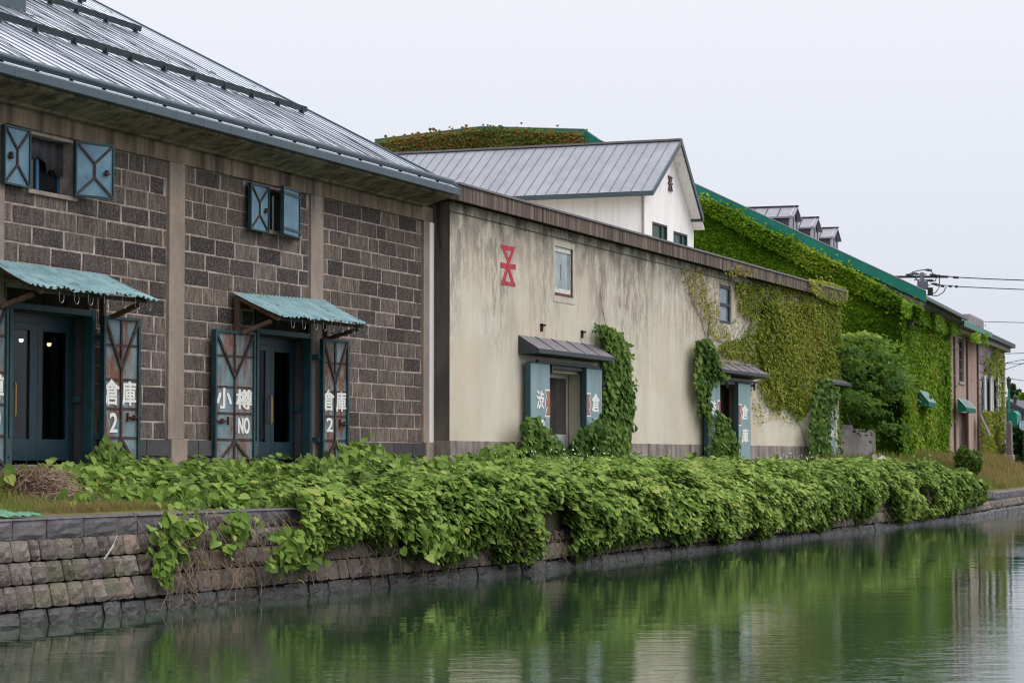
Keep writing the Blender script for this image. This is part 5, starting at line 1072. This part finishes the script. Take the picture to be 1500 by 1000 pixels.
climb('wall_ivy', 'yellow green ivy spreading over the far half of the cream wall', 'ivy', F2, 'y', [
    ([(1078, 412), (1110, 412), (1180, 426), (1232, 440), (1230, 560), (1205, 560), (1192, 590), (1172, 616), (1150, 596), (1132, 602), (1118, 590), (1108, 560), (1122, 546), (1104, 530), (1060, 520), (1052, 505), (1088, 492), (1100, 470), (1082, 455)], 70, (.02, .18), (.06, .12), .42, .17, .42),
    ([(1120, 440), (1232, 446), (1230, 556), (1200, 556), (1176, 606), (1150, 590), (1126, 560), (1108, 500)], 80, (.03, .26), (.065, .13), .42, .16, .12),
    ([(998, 392), (1016, 390), (1048, 400), (1054, 470), (1072, 480), (1080, 412), (1090, 414), (1086, 470), (1070, 500), (1044, 500), (1032, 470), (1014, 440), (1004, 420)], 24, (.02, .12), (.05, .10), .78, .14, .8),
    ([(1045, 506), (1095, 520), (1100, 532), (1050, 528)], 24, (.02, .12), (.05, .10), .75, .12, .5),
    ([(1100, 560), (1125, 590), (1160, 606), (1176, 612), (1166, 622), (1130, 612), (1112, 624), (1102, 600)], 14, (.02, .12), (.05, .10), .65, .14, .7),
    ([(1060, 397), (1080, 388), (1104, 392), (1100, 404), (1068, 404)], 30, (.24, .4), (.06, .11), .66, .15, .2),
    ([(1130, 405), (1150, 410), (1148, 416), (1130, 414)], 10, (.26, .36), (.06, .1), .6, .1, .2)], LEAFI,
    stems=[[(1035, 500), (1028, 470), (1014, 440), (1006, 405)], [(1036, 500), (1040, 460), (1030, 420), (1024, 395)], [(1050, 520), (1075, 500), (1095, 470), (1100, 430)], [(1185, 664), (1175, 630), (1166, 610)], [(1040, 480), (1052, 500), (1090, 500), (1130, 510)]])
climb('parapet_ivy', 'pale green cushion of ivy wrapped over the end of the concrete parapet', 'ivy', F2, 'y', [
    ([(1184, 408), (1205, 410), (1230, 418), (1242, 426), (1241, 440), (1230, 446), (1205, 438), (1188, 426)], 110, (.10, .55), (.07, .13), .46, .14, .1)], LEAFI, nrm=(-.2, -1, .8))
GX = dict(nrm=(-1, -.25, .5), tip=(-.3, 0, -1))
climb('gable_ivy', 'deep green ivy covering the gable wall below the green fascia', 'ivy', F3, 'x', [
    ([(1012, 296), (1026, 300), (1084, 330), (1155, 368), (1249, 418), (1326, 455), (1326, 690), (1226, 690), (1226, 440), (1130, 404), (1012, 362)], 140, (.02, .22), (.10, .19), .46, .15, .03)], LEAFG, **GX)
climb('verge_ivy', 'bright overhanging roll of ivy along the sloping green fascia', 'ivy', F3, 'x', [
    ([(1014, 284), (1030, 288), (1084, 311), (1122, 334), (1155, 348), (1230, 386), (1286, 414), (1324, 438), (1352, 450), (1345, 468), (1324, 458), (1296, 447), (1249, 426), (1202, 405), (1155, 377), (1084, 339), (1026, 306), (1014, 300)], 210, (.15, .62), (.09, .17), .55, .15, .05)], LEAFG, nrm=(-.8, -.5, .8), tip=(-.4, -.2, -1))
climb('ridge_ivy', 'reddening ivy along the top of the gable behind the white house', 'ivy', F3, 'x', [
    ([(551, 208), (640, 194), (705, 189), (760, 189), (852, 195), (853, 214), (770, 214), (700, 212), (620, 217), (596, 223), (552, 223)], 190, (.15, .6), (.11, .2), .42, .24, .10),
    ([(596, 223), (700, 212), (800, 212), (800, 218), (600, 228)], 60, (.02, .2), (.12, .22), .1, .1, .1)], LEAFR, **GX)
climb('facade_ivy', 'curtain of green ivy covering the canal front of the ivy clad warehouse', 'ivy', F3, 'y', [
    ([(1322, 446), (1344, 456), (1391, 482), (1392, 600), (1388, 668), (1372, 684), (1322, 690)], 190, (.02, .22), (.11, .2), .60, .16, .03)], LEAFG)
climb('eave_ivy', 'thick hanging roll of ivy along the eave above the striped awning', 'ivy', F3, 'y', [
    ([(1322, 438), (1345, 448), (1380, 463), (1404, 477), (1407, 488), (1394, 490), (1378, 484), (1350, 474), (1324, 462)], 230, (.15, .62), (.09, .17), .52, .15, .03)], LEAFG, nrm=(-.4, -1, .8))
climb('eave_ivy', 'round tuft of ivy hanging from the eave of the pinkish warehouse', 'ivy', F3, 'y', [
    ([(1426, 486), (1436, 483), (1446, 488), (1445, 497), (1438, 503), (1426, 498), (1420, 493)], 150, (.3, 1.0), (.12, .22), .5, .15, .05)], LEAFG, nrm=(-.4, -1, .8))
climb('wall_ivy', 'yellowing ivy on the front of the grey block warehouse', 'ivy', F3, 'y', [
    ([(1458, 504), (1470, 506), (1472, 660), (1456, 672), (1438, 668), (1436, 604), (1445, 600), (1462, 598), (1460, 560), (1450, 545), (1450, 530)], 90, (.02, .4), (.12, .22), .40, .17, .3),
    ([(1442, 520), (1446, 520), (1448, 548), (1444, 548)], 60, (.02, .2), (.1, .2), .6, .15, .3)], LEAFI)

# ------------------------------------------------------------------ gap between the warehouses: maple, block wall, odds and ends
def build_gap():
    F = F2
    xa, xb = X_(F, 1228, 640, .9), X_(F, 1283, 640, .9); zt = Z_(F, 1255, 628, .9)
    o = thing('block_wall', 'low grey concrete wall between the two warehouses under the maple', 'wall', F, ((xa+xb)/2, .9, 1.8))
    b = MB(); b.box(xa, xb, .9, 1.1, 1.6, zt); b.build('wall_body', CONC, o, bevel=.01)
    b = MB(); u = X_(F, 1241, 620, 1.0); b.box(u-.35, u+.35, .86, 1.12, zt+.002, zt+.14); b.build('wall_cap', CONC, o, bevel=.01)
    o = thing('mesh_fence', 'dark steel mesh fence standing behind the low concrete wall', 'fence', F, ((xa+xb)/2, 2.6, 1.8)); b = MB(); zt2 = Z_(F, 1240, 572, 2.6)
    for i in range(16): u = xa-1+(xb-xa+2)*i/15; b.box(u-.012, u+.012, 2.59, 2.61, 1.8, zt2)
    b.build('fence_bar', GUARD, o); b = MB()
    for i in range(9): z = 1.95+(zt2-2.0)*i/8; b.box(xa-1, xb+1, 2.575, 2.588, z, z+.02)
    b.build('fence_rail', GUARD, o)
    for (px, lab) in ((1237, 'thin bent metal hoop nearest the cream wall behind the low concrete wall'), (1250, 'thin bent metal hoop beside the maple leaves behind the low concrete wall')):
        p = F.at(px, 614, 'y', 1.6); t = thing('metal_hoop', lab, 'hoop', F, (p[0], 1.6, p[2]-.8)); b = MB(); b.tube([(p[0]+.75*math.sin(a), 1.6+.2*math.cos(a), p[2]-.05+.5*math.cos(a)*1.1) for a in np.linspace(-3.3, .5, 16)], .018, 6); b.build('hoop_tube', STEEL, t)
        b = MB(); b.tube([(p[0], 1.6, p[2]-.55), (p[0], 1.6, 1.8)], .015, 5); b.build('hoop_stem', STEEL, t)
    p = F.at(1270, 612, 'y', 1.7); t = thing('plank_end', 'pale weathered plank propped up under the maple leaves', 'plank', F, (p[0], 1.7, 1.8)); b = MB(); b.prism([(p[0]-.4, p[2]+.3), (p[0]-.4, 1.8), (p[0]+.35, 1.8), (p[0]+.35, p[2]-.05), (p[0]+.1, p[2]+.2)][::-1], 'y', 1.7, 1.76); b.build('plank_board', simple('weathered_plank', srgb(186, 164, 128), .9, .2, 4), t)
    # driftwood block lying on the vine
    p = F.at(1284, 674, 'y', -2.2); b = MB(); x = p[0]; z = p[2]
    for (dx, dz, r) in ((-.55, .10, .16), (-.2, .02, .13), (.2, .0, .12), (.6, .04, .17)): pass
    b.tube([(x-.75, -2.3, z+.12), (x-.45, -2.2, z+.02), (x, -2.25, z-.03), (x+.4, -2.2, z-.0), (x+.75, -2.25, z+.03)], [.10, .13, .08, .09, .14], 8)
    tag(b.build('driftwood', simple('bleached_wood', srgb(176, 164, 150), .9, .3, 6, .01), None, F, (x, -2.2, z-.1)), 'bleached piece of driftwood lying on the vine below the concrete wall', 'driftwood')
    # maple
    c = F.at(1276, 600, 'y', 1.6); x0, y0 = float(c[0]), 1.6; t = thing('maple_tree', 'layered green maple tree growing in the gap between cream and ivy warehouses', 'tree', F, (x0, y0, 1.8))
    b = MB(); b.tube([(x0, y0, 1.7), (x0+.1, y0, 2.6), (x0-.05, y0+.1, 3.6), (x0+.1, y0, 4.6)], [.13, .11, .09, .05], 8); rr = random.Random(2); tips = []
    pads = []
    for i in range(74):
        px = rr.uniform(1226, 1304); t_ = (px-1228)/100; ytop = np.interp(px, [1226, 1245, 1262, 1280, 1300, 1318, 1330], [514, 490, 486, 502, 532, 570, 600]); py = ytop+6+abs(rr.gauss(0, .5))*105 if i > 18 else ytop+rr.uniform(2, 8)
        if py > np.interp(px, [1226, 1262, 1275, 1318], [575, 606, 630, 640]): continue
        p = F.at(px, py, 'y', rr.uniform(-.4, 2.2)); pads.append(p)
    PP = []; NN = []; TT = []
    for p in pads:
        if rr.random() < .5: m_ = (x0+(p[0]-x0)*.35, y0+(p[1]-y0)*.35, min(4.4, 2.4+(p[2]-2)*.55)); b.tube([m_, ((m_[0]+p[0])/2, (m_[1]+p[1])/2, (m_[2]+p[2])/2+.15), tuple(p)], [.035, .022, .01], 5)
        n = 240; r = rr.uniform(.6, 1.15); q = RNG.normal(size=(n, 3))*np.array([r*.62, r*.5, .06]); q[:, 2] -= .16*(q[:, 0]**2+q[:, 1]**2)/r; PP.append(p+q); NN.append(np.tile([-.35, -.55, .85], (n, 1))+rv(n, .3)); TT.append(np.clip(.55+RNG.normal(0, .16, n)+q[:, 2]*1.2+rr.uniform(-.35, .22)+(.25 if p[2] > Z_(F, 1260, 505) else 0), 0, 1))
    b.build('trunk', BARK, t); P = np.concatenate(PP); n = len(P)
    leaves('crown', LEAFM, P, np.concatenate(NN), np.c_[RNG.normal(0, 1, n), RNG.normal(-.6, .6, n), -.5+RNG.normal(0, .3, n)], RNG.uniform(.11, .22, n), np.concatenate(TT), t, shape=KITE)
build_gap()

# ------------------------------------------------------------------ grass, straw heap, small things on the left bank
def ground_z(X, Y):
    q = q_(X); zt = zq(X); f = yf_(X); z2 = zf(X); y0 = q+BAT*zt+.8; t = np.clip((Y-y0)/(f-.3-y0), 0, 1); return zt+.03+(z2-zt-.03)*(3*t*t-2*t*t*t)
def grass(name, n, x0, x1, v0, v1, s, tone, label=None, dens=None, tsp=.2):
    X = RNG.uniform(x0, x1, n); q = q_(X)+BAT*zq(X)+.7; f = yf_(X)-.1; v = RNG.uniform(v0, v1, n); Y = q+(f-q)*v; P = np.c_[X, Y, ground_z(X, Y)]
    if dens is not None: k = RNG.uniform(0, 1, n) < dens(X, Y, v); P = P[k]; n = len(P)
    N = np.c_[RNG.normal(0, 1, n), RNG.normal(0, 1, n), RNG.normal(.15, .15, n)]; T = np.tile([0, 0, 1.], (n, 1))+rv(n, .35)
    c = vnoise(P, 1.1, 31)
    o = leaves(name, GRASSM, P, N, T, RNG.uniform(s[0], s[1], n)*(.5+.8*c), np.clip(tone+RNG.normal(0, tsp, n)+.4*(c-.5), 0, 1), None, W0, ((x0+x1)/2, 17, 1.3), shape=BLADE)
    o['kind'] = 'stuff'; return o
grass('grass', 16000, 22, 34.2, 0.0, .62, (.05, .18), .42)
grass('grass', 11000, 76, 100, 0, 1, (.12, .42), .34, tsp=.2, dens=lambda X, Y, v: np.where(X < 82, .35, 1))
grass('grass', 17000, 98, 124, 0, 1, (.15, .5), .66, tsp=.25)
grass('grass', 5000, 28, 36, .0, .10, (.05, .14), .7)
def build_left_bank():
    px0, px1 = 2, 100
    c = W0.at(48, 730, 'y', 18.4); cx, cy = float(c[0]), 18.4; zb = float(ground_z(np.array([cx]), np.array([cy]))[0])
    t = thing('straw_heap', 'heap of dry brown cut stems on the bank by the first doorway', 'straw heap', W0, (cx, cy, zb))
    rx, ry, hh = .55, .62, .34
    prof = lambda dx, dy: np.maximum(0, 1-(dx/rx)**2-(dy/ry)**2)**.6*hh
    b = MB(); n = 14; vs = [(cx+rx*(2*i/n-1), cy+ry*(2*j/n-1), zb-.06+float(prof(rx*(2*i/n-1), ry*(2*j/n-1)))*.9) for j in range(n+1) for i in range(n+1)]
    b.add(vs, [(j*(n+1)+i, j*(n+1)+i+1, (j+1)*(n+1)+i+1, (j+1)*(n+1)+i) for j in range(n) for i in range(n)]); b.build('heap_core', simple('heap_shade', srgb(92, 74, 64), .95, .35, 9, .03), t, smooth=True)
    n = 3600; dx = RNG.normal(0, .42, n)*rx*1.15; dy = RNG.normal(0, .42, n)*ry*1.15; P = np.c_[cx+dx, cy+dy, zb-.02+prof(dx, dy)+RNG.uniform(-.03, .05, n)]
    N = np.c_[dx*.7, dy*.7-.3, 1+0*dx]+rv(n, .4); leaves('stalks', STRAW, P, N, rv(n, 1)*np.array([1, 1, .10])-np.c_[dx*0, dy*0, .5*np.hypot(dx, dy)], RNG.uniform(.10, .26, n), np.clip(RNG.normal(.6, .25, n), 0, 1), t, shape=(BLADE[0]*np.array([.8, 1, 1]), BLADE[1]))
    tw = MB(); rr = random.Random(3)
    for i in range(90):
        a = rr.uniform(0, 6.28); x, y = cx+rr.gauss(0, .3), cy+rr.gauss(-.1, .3); L = rr.uniform(.2, .5); z = zb+float(prof(x-cx, y-cy))+.02; tw.tube([(x, y, z), (x+L*.5*math.cos(a), y+L*.5*math.sin(a), z+rr.uniform(-.02, .08)), (x+L*math.cos(a), y+L*math.sin(a), z-rr.uniform(.0, .12))], [.007, .006, .004], 4)
    tag(tw.build('twigs', STEMM, t), kind='stuff')
    # crumpled green netting at the edge of the coping
    p = W0.at(12, 756, 'y', 16.85); b = MB(); vs = []; x0 = float(p[0])-1.2; n, m_ = 40, 10; L = 1.65
    for i in range(n+1):
        u = i/n
        for j in range(m_+1):
            v = j/m_; taper = 1-max(0, u-.6)/.4*.7
            vs.append((x0+L*u, 16.66+.42*v*taper+.02*math.sin(u*17), 1.33+.085*math.sin(v*math.pi)*taper*(.6+.4*math.sin(u*21+v*3))+.012*math.sin(u*43+v*11)))
    b.add(vs, [(i*(m_+1)+j, (i+1)*(m_+1)+j, (i+1)*(m_+1)+j+1, i*(m_+1)+j+1) for i in range(n) for j in range(m_)]); o = b.build('green_netting', simple('mint_green_netting', srgb(96, 142, 116), .8, .3, 14, .01), None, W0, (x0+.8, 16.8, 1.31), smooth=True)
    o.modifiers.new('thickness', 'SOLIDIFY').thickness = .012; tag(o, 'crumpled mint green netting lying on the quay coping', 'netting')
    a = W0.at(153, 818, 'y', 16.12); e = W0.at(172, 783, 'y', 16.0); b = MB(); b.tube([tuple(a), tuple((a+e)/2+np.array([.01, -.02, 0])), tuple(e)], [.010, .014, .008], 6); tag(b.build('dry_stick', simple('bleached_stick', srgb(222, 210, 190), .8, .1, 9), None, W0, tuple(a)), 'bleached bare stick poking up from a joint of the quay wall', 'stick')
    p = W0.at(345, 698, 'y', 18.9); b = MB(); b.tube([(p[0]-.35, 18.9, p[2]-.03), (p[0], 18.85, p[2]+.02), (p[0]+.4, 18.9, p[2]+.0)], [.035, .06, .04], 8); tag(b.build('black_pipe', simple('black_plastic', (.015, .015, .017, 1), .4, .1, 4), None, W0, (p[0], 18.9, p[2]-.1)), 'short black plastic pipe lying among leaves under the NO shutter', 'pipe')
build_left_bank()

# ------------------------------------------------------------------ far right: shrub, lamp posts, tank, house, hedge, trees, poles, cables
def shrub(name, label, cat, F, px, py0, py1, wpx, y, n, mat, sz):
    p0 = F.at(px, py1, 'y', y); p1 = F.at(px, py0, 'y', y); pw = F.at(px+wpx/2, py1, 'y', y); h = p1[2]-p0[2]; r = h*.5*.9
    t = thing(name, label, cat, F, tuple(p0)); q = RNG.normal(size=(n, 3)); q = q/np.linalg.norm(q, axis=1, keepdims=True)*RNG.uniform(.45, 1, (n, 1))**.5
    c = vnoise(q*1.0, 2.6, 41); q = q*(.45+.85*c[:, None])*np.array([1, 1, 1.1]); wx = wpx/2/FPX*np.linalg.norm(F.wor(p0)-_c)
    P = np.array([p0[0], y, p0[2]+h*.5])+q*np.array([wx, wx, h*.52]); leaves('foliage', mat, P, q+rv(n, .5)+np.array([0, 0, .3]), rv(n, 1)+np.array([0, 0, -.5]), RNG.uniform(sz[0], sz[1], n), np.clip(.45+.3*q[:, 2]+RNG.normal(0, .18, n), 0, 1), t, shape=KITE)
    b = MB()
    for k in range(5): a = k*1.3; b.tube([(p0[0]+.1*math.cos(a), y+.1*math.sin(a), p0[2]-.1), (p0[0]+wx*.5*math.cos(a), y+wx*.5*math.sin(a), p0[2]+h*.6)], [.03, .01], 5)
    b.build('stem', BARK, t); return t
def build_far():
    shrub('dark_shrub', 'dark green shrub growing before the door of the pinkish warehouse', 'shrub', F3, 1420, 654, 700, 32, -2.4, 4200, LEAFD, (.12, .26))
    for i, (px, py) in enumerate(((1384, 690), (1440, 672), (1462, 668))):
        pass
    F = W0
    def far(px, py, y): return F.at(px, py, 'y', y)
    # lamp posts
    for k, (px, ytop, ybot, lab) in enumerate(((1478.5, 551, 650, 'tall slim green lamp post with lantern beyond the last warehouse'), (1487.5, 577, 650, 'shorter slim green lamp post further along the canal'))):
        p = F.at(px, ybot, 'x', 150+k*22); tpp = F.at(px, ytop, 'x', 150+k*22); t = thing('lamp_post', lab, 'lamp post', F, tuple(p)); x, y, z0, z1 = p[0], p[1], p[2], tpp[2]
        b = MB(); b.tube([(x, y, z0-.6), (x, y, z0+1.2), (x, y, z1-.8)], [.13, .09, .06], 8); b.build('post', simple('teal_green_post', srgb(30, 120, 112), .5, .1, 4), t)
        b = MB(); b.tube([(x, y, z1-.8), (x, y, z1-.7), (x, y, z1-.25), (x, y, z1-.2), (x, y, z1)], [.06, .10, .14, .16, .03], 8); b.build('lantern', SLATED, t)
    # green tank housing with rounded top
    p = F.at(1476, 627, 'x', 140); p2 = F.at(1490, 627, 'x', 140); zt = F.at(1483, 604, 'x', 140)[2]; ya, yb = p[1], p2[1]
    t = thing('green_tank', 'teal green metal housing on posts behind the stone post', 'tank', F, (140, (ya+yb)/2, 1.8)); b = MB(); ym = (ya+yb)/2
    b.box(140, 141.6, min(ya, yb), max(ya, yb), p[2], zt-.1); b.prism([(min(ya, yb), zt-.1), (max(ya, yb), zt-.1), (max(ya, yb)-.2, zt+.12), (min(ya, yb)+.2, zt+.12)], 'x', 140, 141.6); b.build('housing', simple('teal_housing', srgb(16, 122, 108), .5, .2, 2), t, bevel=.02)
    b = MB(); 
    for yy in (min(ya, yb)+.15, max(ya, yb)-.15): b.box(140.4, 140.6, yy-.06, yy+.06, 1.5, p[2])
    b.build('leg', SLATED, t)
    # stone post
    p = F.at(1478, 668, 'x', 128); zt = F.at(1478, 616, 'x', 128)[2]; t = thing('stone_post', 'rough grey stone gate post between ivy wall and dark hedge', 'post', F, (128, p[1], 1.7)); b = MB(); hw = .15
    b.prism([(p[1]-hw, 1.6), (p[1]+hw, 1.6), (p[1]+hw*.75, zt-.15), (p[1], zt), (p[1]-hw*.7, zt-.1)], 'x', 128, 128.5); b.build('shaft', simple('post_stone', srgb(128, 116, 114), .95, .3, 4, .02), t)
    b = MB(); b.box(127.95, 128.55, p[1]-hw-.06, p[1]+hw+.06, 1.6, 2.15); b.build('post_base', CONC, t, bevel=.02)
    # hedge and house
    t = thing('dark_hedge', 'dark clipped hedge at the far end of the row', 'hedge', F, (132, float(F.at(1494, 650, 'x', 132)[1]), 1.8)); y1 = float(F.at(1486, 650, 'x', 132)[1]); y0 = float(F.at(1530, 650, 'x', 132)[1]); zt = float(F.at(1490, 625, 'x', 132)[2]); n = 7000
    P = np.c_[RNG.uniform(131.5, 136, n), RNG.uniform(y0, y1, n), RNG.uniform(1.6, zt, n)]; leaves('foliage', LEAFB, P, rv(n, 1)+np.array([-.6, -.5, .5]), rv(n, 1), RNG.uniform(.14, .3, n), np.clip(RNG.normal(.4, .25, n), 0, 1), t, shape=KITE)
    b = MB(); b.box(132, 135.5, y0+.1, y1-.1, 1.5, zt-.15); b.build('twigs', BARK, t)
    xh = 172; a = F.at(1470, 583, 'x', xh); r = F.at(1512, 606, 'x', xh); wl = F.at(1473, 640, 'x', xh); wr = F.at(1506, 640, 'x', xh)
    t = thing('far_house', 'small house with dark gabled roof beyond the green lamp posts', 'house', F, (xh, float((wl[1]+wr[1])/2), 1.8)); yl, yr = float(wl[1]), float(wr[1])
    b = MB(); b.prism([(yl+3, 1.7), (yr, 1.7), (yr, float(r[2])-.1), (yl, float(a[2])-.3), (yl+3, float(a[2])-1.2)], 'x', xh, xh+9); b.build('wall', simple('grey_house_wall', srgb(120, 116, 120), .9, .15, 2), t)
    b = MB(); b.prism([(yl+3.4, float(a[2])-1.6), (yl, float(a[2])), (yr-.6, float(r[2])-.05), (yr-.6, float(r[2])-.38), (yl, float(a[2])-.38), (yl+3.4, float(a[2])-1.95)], 'x', xh-.7, xh+9.5); b.build('roof', SLATED, t)
    for (px, py, w_, h_) in ((1483, 610, 1.0, 1.1), (1492, 617, .9, 1.5)):
        p = F.at(px, py, 'x', xh); b = MB(); b.box(xh-.03, xh+.05, p[1]-w_/2, p[1]+w_/2, p[2]-h_/2, p[2]+h_/2); f_ = b.build('window', LIGHTTRIM, t); b = MB(); b.box(xh-.05, xh-.031, p[1]-w_/2+.1, p[1]+w_/2-.1, p[2]-h_/2+.1, p[2]+h_/2-.1); b.build('pane', simple('reddish_pane', srgb(96, 62, 62), .3, .2, 2), f_)
    p = F.at(1500, 623, 'x', 126); t = thing('round_sign', 'round pale blue sign board cut by the frame edge', 'sign', F, (126, p[1], 1.8)); b = MB(); n = 24; b.prism([(p[1]+.26*math.cos(6.2832*i/n), p[2]+.26*math.sin(6.2832*i/n)) for i in range(n)], 'x', 126, 126.06); b.build('sign_board', simple('pale_blue_sign', srgb(178, 206, 230), .5, .12, 3), t)
    b = MB(); b.tube([(126.1, p[1], 1.7), (126.1, p[1], p[2]+.3)], .05, 6); b.build('sign_post', STEEL, t)
    # trees behind
    for i, (px, ytop, w_, X) in enumerate(((1484, 566, 10, 300), (1493, 574, 14, 290), (1470, 588, 16, 310), (1500, 580, 16, 280), (1477, 584, 16, 285), (1489, 590, 18, 270), (1512, 570, 22, 300), (1530, 574, 24, 310))):
        p0 = F.at(px, 664, 'x', X); p1 = F.at(px, ytop, 'x', X); h = p1[2]-1.8; r = w_/2/FPX*X*1.05; con = i in (0, 1)
        t = thing('conifer_tree' if con else 'broadleaf_tree', ['slim dark conifer rising highest above the far house', 'second slim conifer beside the taller conifer above the far house', 'pale green round tree just beside the grey block warehouse', 'bushy tree above the dark house gable', 'low round tree between the two green lamp posts', 'lowest pale tree directly above the dark roof', 'broad tree at the frame edge', 'broad tree beyond the frame edge'][i], 'tree', F, (X, float(p0[1]), 1.8), 'trees behind the far house')
        b = MB(); b.tube([(X, p0[1], 1.6), (X, p0[1], 1.8+h*.5), (X, p0[1], 1.8+h*.92)], [.25, .16, .04], 6); b.build('trunk', BARK, t); n = 1500
        v = RNG.uniform(0, 1, n); a_ = RNG.uniform(0, 6.28, n); rad = (r*(1-v)*1.15 if con else r*np.sqrt(np.clip(1-(2*v-1)**2, 0.02, 1)))*RNG.uniform(.3, 1, n)**.5
        P = np.c_[X+rad*np.cos(a_), p0[1]+rad*np.sin(a_), 1.8+h*(.15+.85*v)]; P += ((vnoise(P, 1.1, 50+i)-.5)*r*.8)[:, None]*np.c_[np.cos(a_), np.sin(a_), .3+0*a_]
        leaves('crown', LEAFB if con else LEAFM, P, rv(n, 1)+np.array([-.4, -.3, .6]), rv(n, 1), RNG.uniform(.3, .7, n), np.clip(.6+RNG.normal(0, .2, n), 0, 1), t, shape=KITE)
    # utility pole behind the ivy roof
    X = 165; p = F.at(1351, 430, 'x', X); tz = float(F.at(1351, 399, 'x', X)[2]); x, y = X, float(p[1]); G = lambda px, py: tuple(F.at(px, py, 'x', X))
    t = thing('utility_pole', 'grey utility pole with insulators standing behind the green fascia', 'utility pole', F, (x, y, 1.8)); b = MB(); b.tube([(x, y, 1.6), (x, y, tz)], [.19, .14], 10); b.build('shaft', simple('pole_concrete', srgb(120, 120, 130), .8, .15, 3), t)
    for (y0, w0, w1) in ((402, 1344, 1357), (410, 1339, 1366), (418, 1346, 1362)):
        b = MB(); b.bar(G(w0, y0), G(w1, y0), .09, .09); b.build('crossarm', SLATE, t)
    for (px, py) in ((1332, 402.5), (1367, 402.5), (1369, 416), (1360, 395.5), (1363, 411), (1341, 401)):
        q = G(px, py); b = MB(); b.tube([(q[0], q[1]-.25, q[2]-.02), (q[0], q[1], q[2]), (q[0], q[1]+.25, q[2]+.02)], [.05, .11, .05], 6); b.build('insulator', SLATED, t)
    b = MB(); b.box(x-.25, x+.25, y-.35, y+.3, G(1351, 424)[2], G(1351, 412)[2]); b.build('transformer', simple('pole_transformer', srgb(92, 94, 106), .7, .15, 3), t)
    for k, pts in enumerate((((1332, 403), (1336, 399), (1344, 396.5), (1358, 394.5), (1364, 397), (1367, 402)), ((1376, 405), (1376, 420), (1371, 428), (1362, 432), (1357, 432)), ((1386, 420), (1382, 428), (1374, 433), (1366, 433)), ((1338, 403), (1342, 408), (1346, 412)), ((1366, 410), (1370, 412), (1372, 405), (1376, 402)), ((1369, 417), (1374, 419), (1378, 417)))):
        b = MB(); b.tube([G(*q) for q in pts], .035, 5); b.build('jumper_wire', WIRE, t)
    b = MB(); 
    for px in (1361, 1364.5): q = G(px, 427); b.box(q[0]-.08, q[0]+.08, q[1]-.09, q[1]+.09, q[2]-.28, q[2]+.28)
    b.build('fuse_box', WIRE, t)
    def cable(pts, X0, X1, r, lab, sleeves=()):
        n = len(pts); P = [F.at(px, py, 'x', X0+(X1-X0)*i/(n-1)) for i, (px, py) in enumerate(pts)]; t = thing('overhead_cable', lab, 'cable', F, tuple(P[0]), 'overhead cables'); b = MB(); b.tube([tuple(p) for p in P], r, 5); b.build('strand', WIRE, t)
        for (a, c, yy, y2) in sleeves: b = MB(); b.tube([tuple(F.at(a, yy, 'x', X0)), tuple(F.at(c, y2, 'x', X0))], .09, 6); b.build('sleeve', WIRE, t)
    cable([(1367, 402.5), (1400, 406), (1450, 408.6), (1500, 410.5), (1560, 412)], X, X-10, .036, 'thickest overhead cable running right from the utility pole top', ((1389, 394.8+11.2, 405.4, 406), (1396, 1404, 406, 406.6)))
    cable([(1369, 416.5), (1400, 419.5), (1450, 422), (1500, 424), (1560, 425.5)], X, X-10, .032, 'second overhead cable with three black sleeves below the thickest', ((1378, 1383, 418.7, 419.2), (1390, 1394, 419, 419.5), (1399, 1403, 419.5, 420)))
    cable([(1334, 403.5), (1322, 405), (1310, 407), (1200, 425)], X, X+6, .036, 'short overhead cable dropping behind the green fascia left of the pole')
    for pts, lab in ((((1440, 471), (1500, 472.5), (1560, 474)), 'faint thin cable level with the rooftop box'), (((1471, 532), (1500, 526.5), (1540, 519)), 'cable sloping upward to the frame edge from the end wall'), (((1472, 541.5), (1500, 531.5), (1540, 518)), 'steeper cable sloping up beneath the other sloping cable'), (((1471, 532), (1490, 532.4), (1500, 532.5), (1540, 534)), 'nearly level cable meeting the sloping cables at the end wall'), (((1472, 553), (1500, 557.5), (1540, 562)), 'lowest cable passing behind the tall green lamp post'), (((1440, 519), (1500, 517), (1540, 515)), 'faint level cable above the sloping cables')):
        cable(list(pts), 150, 150, .02, lab)
build_far()
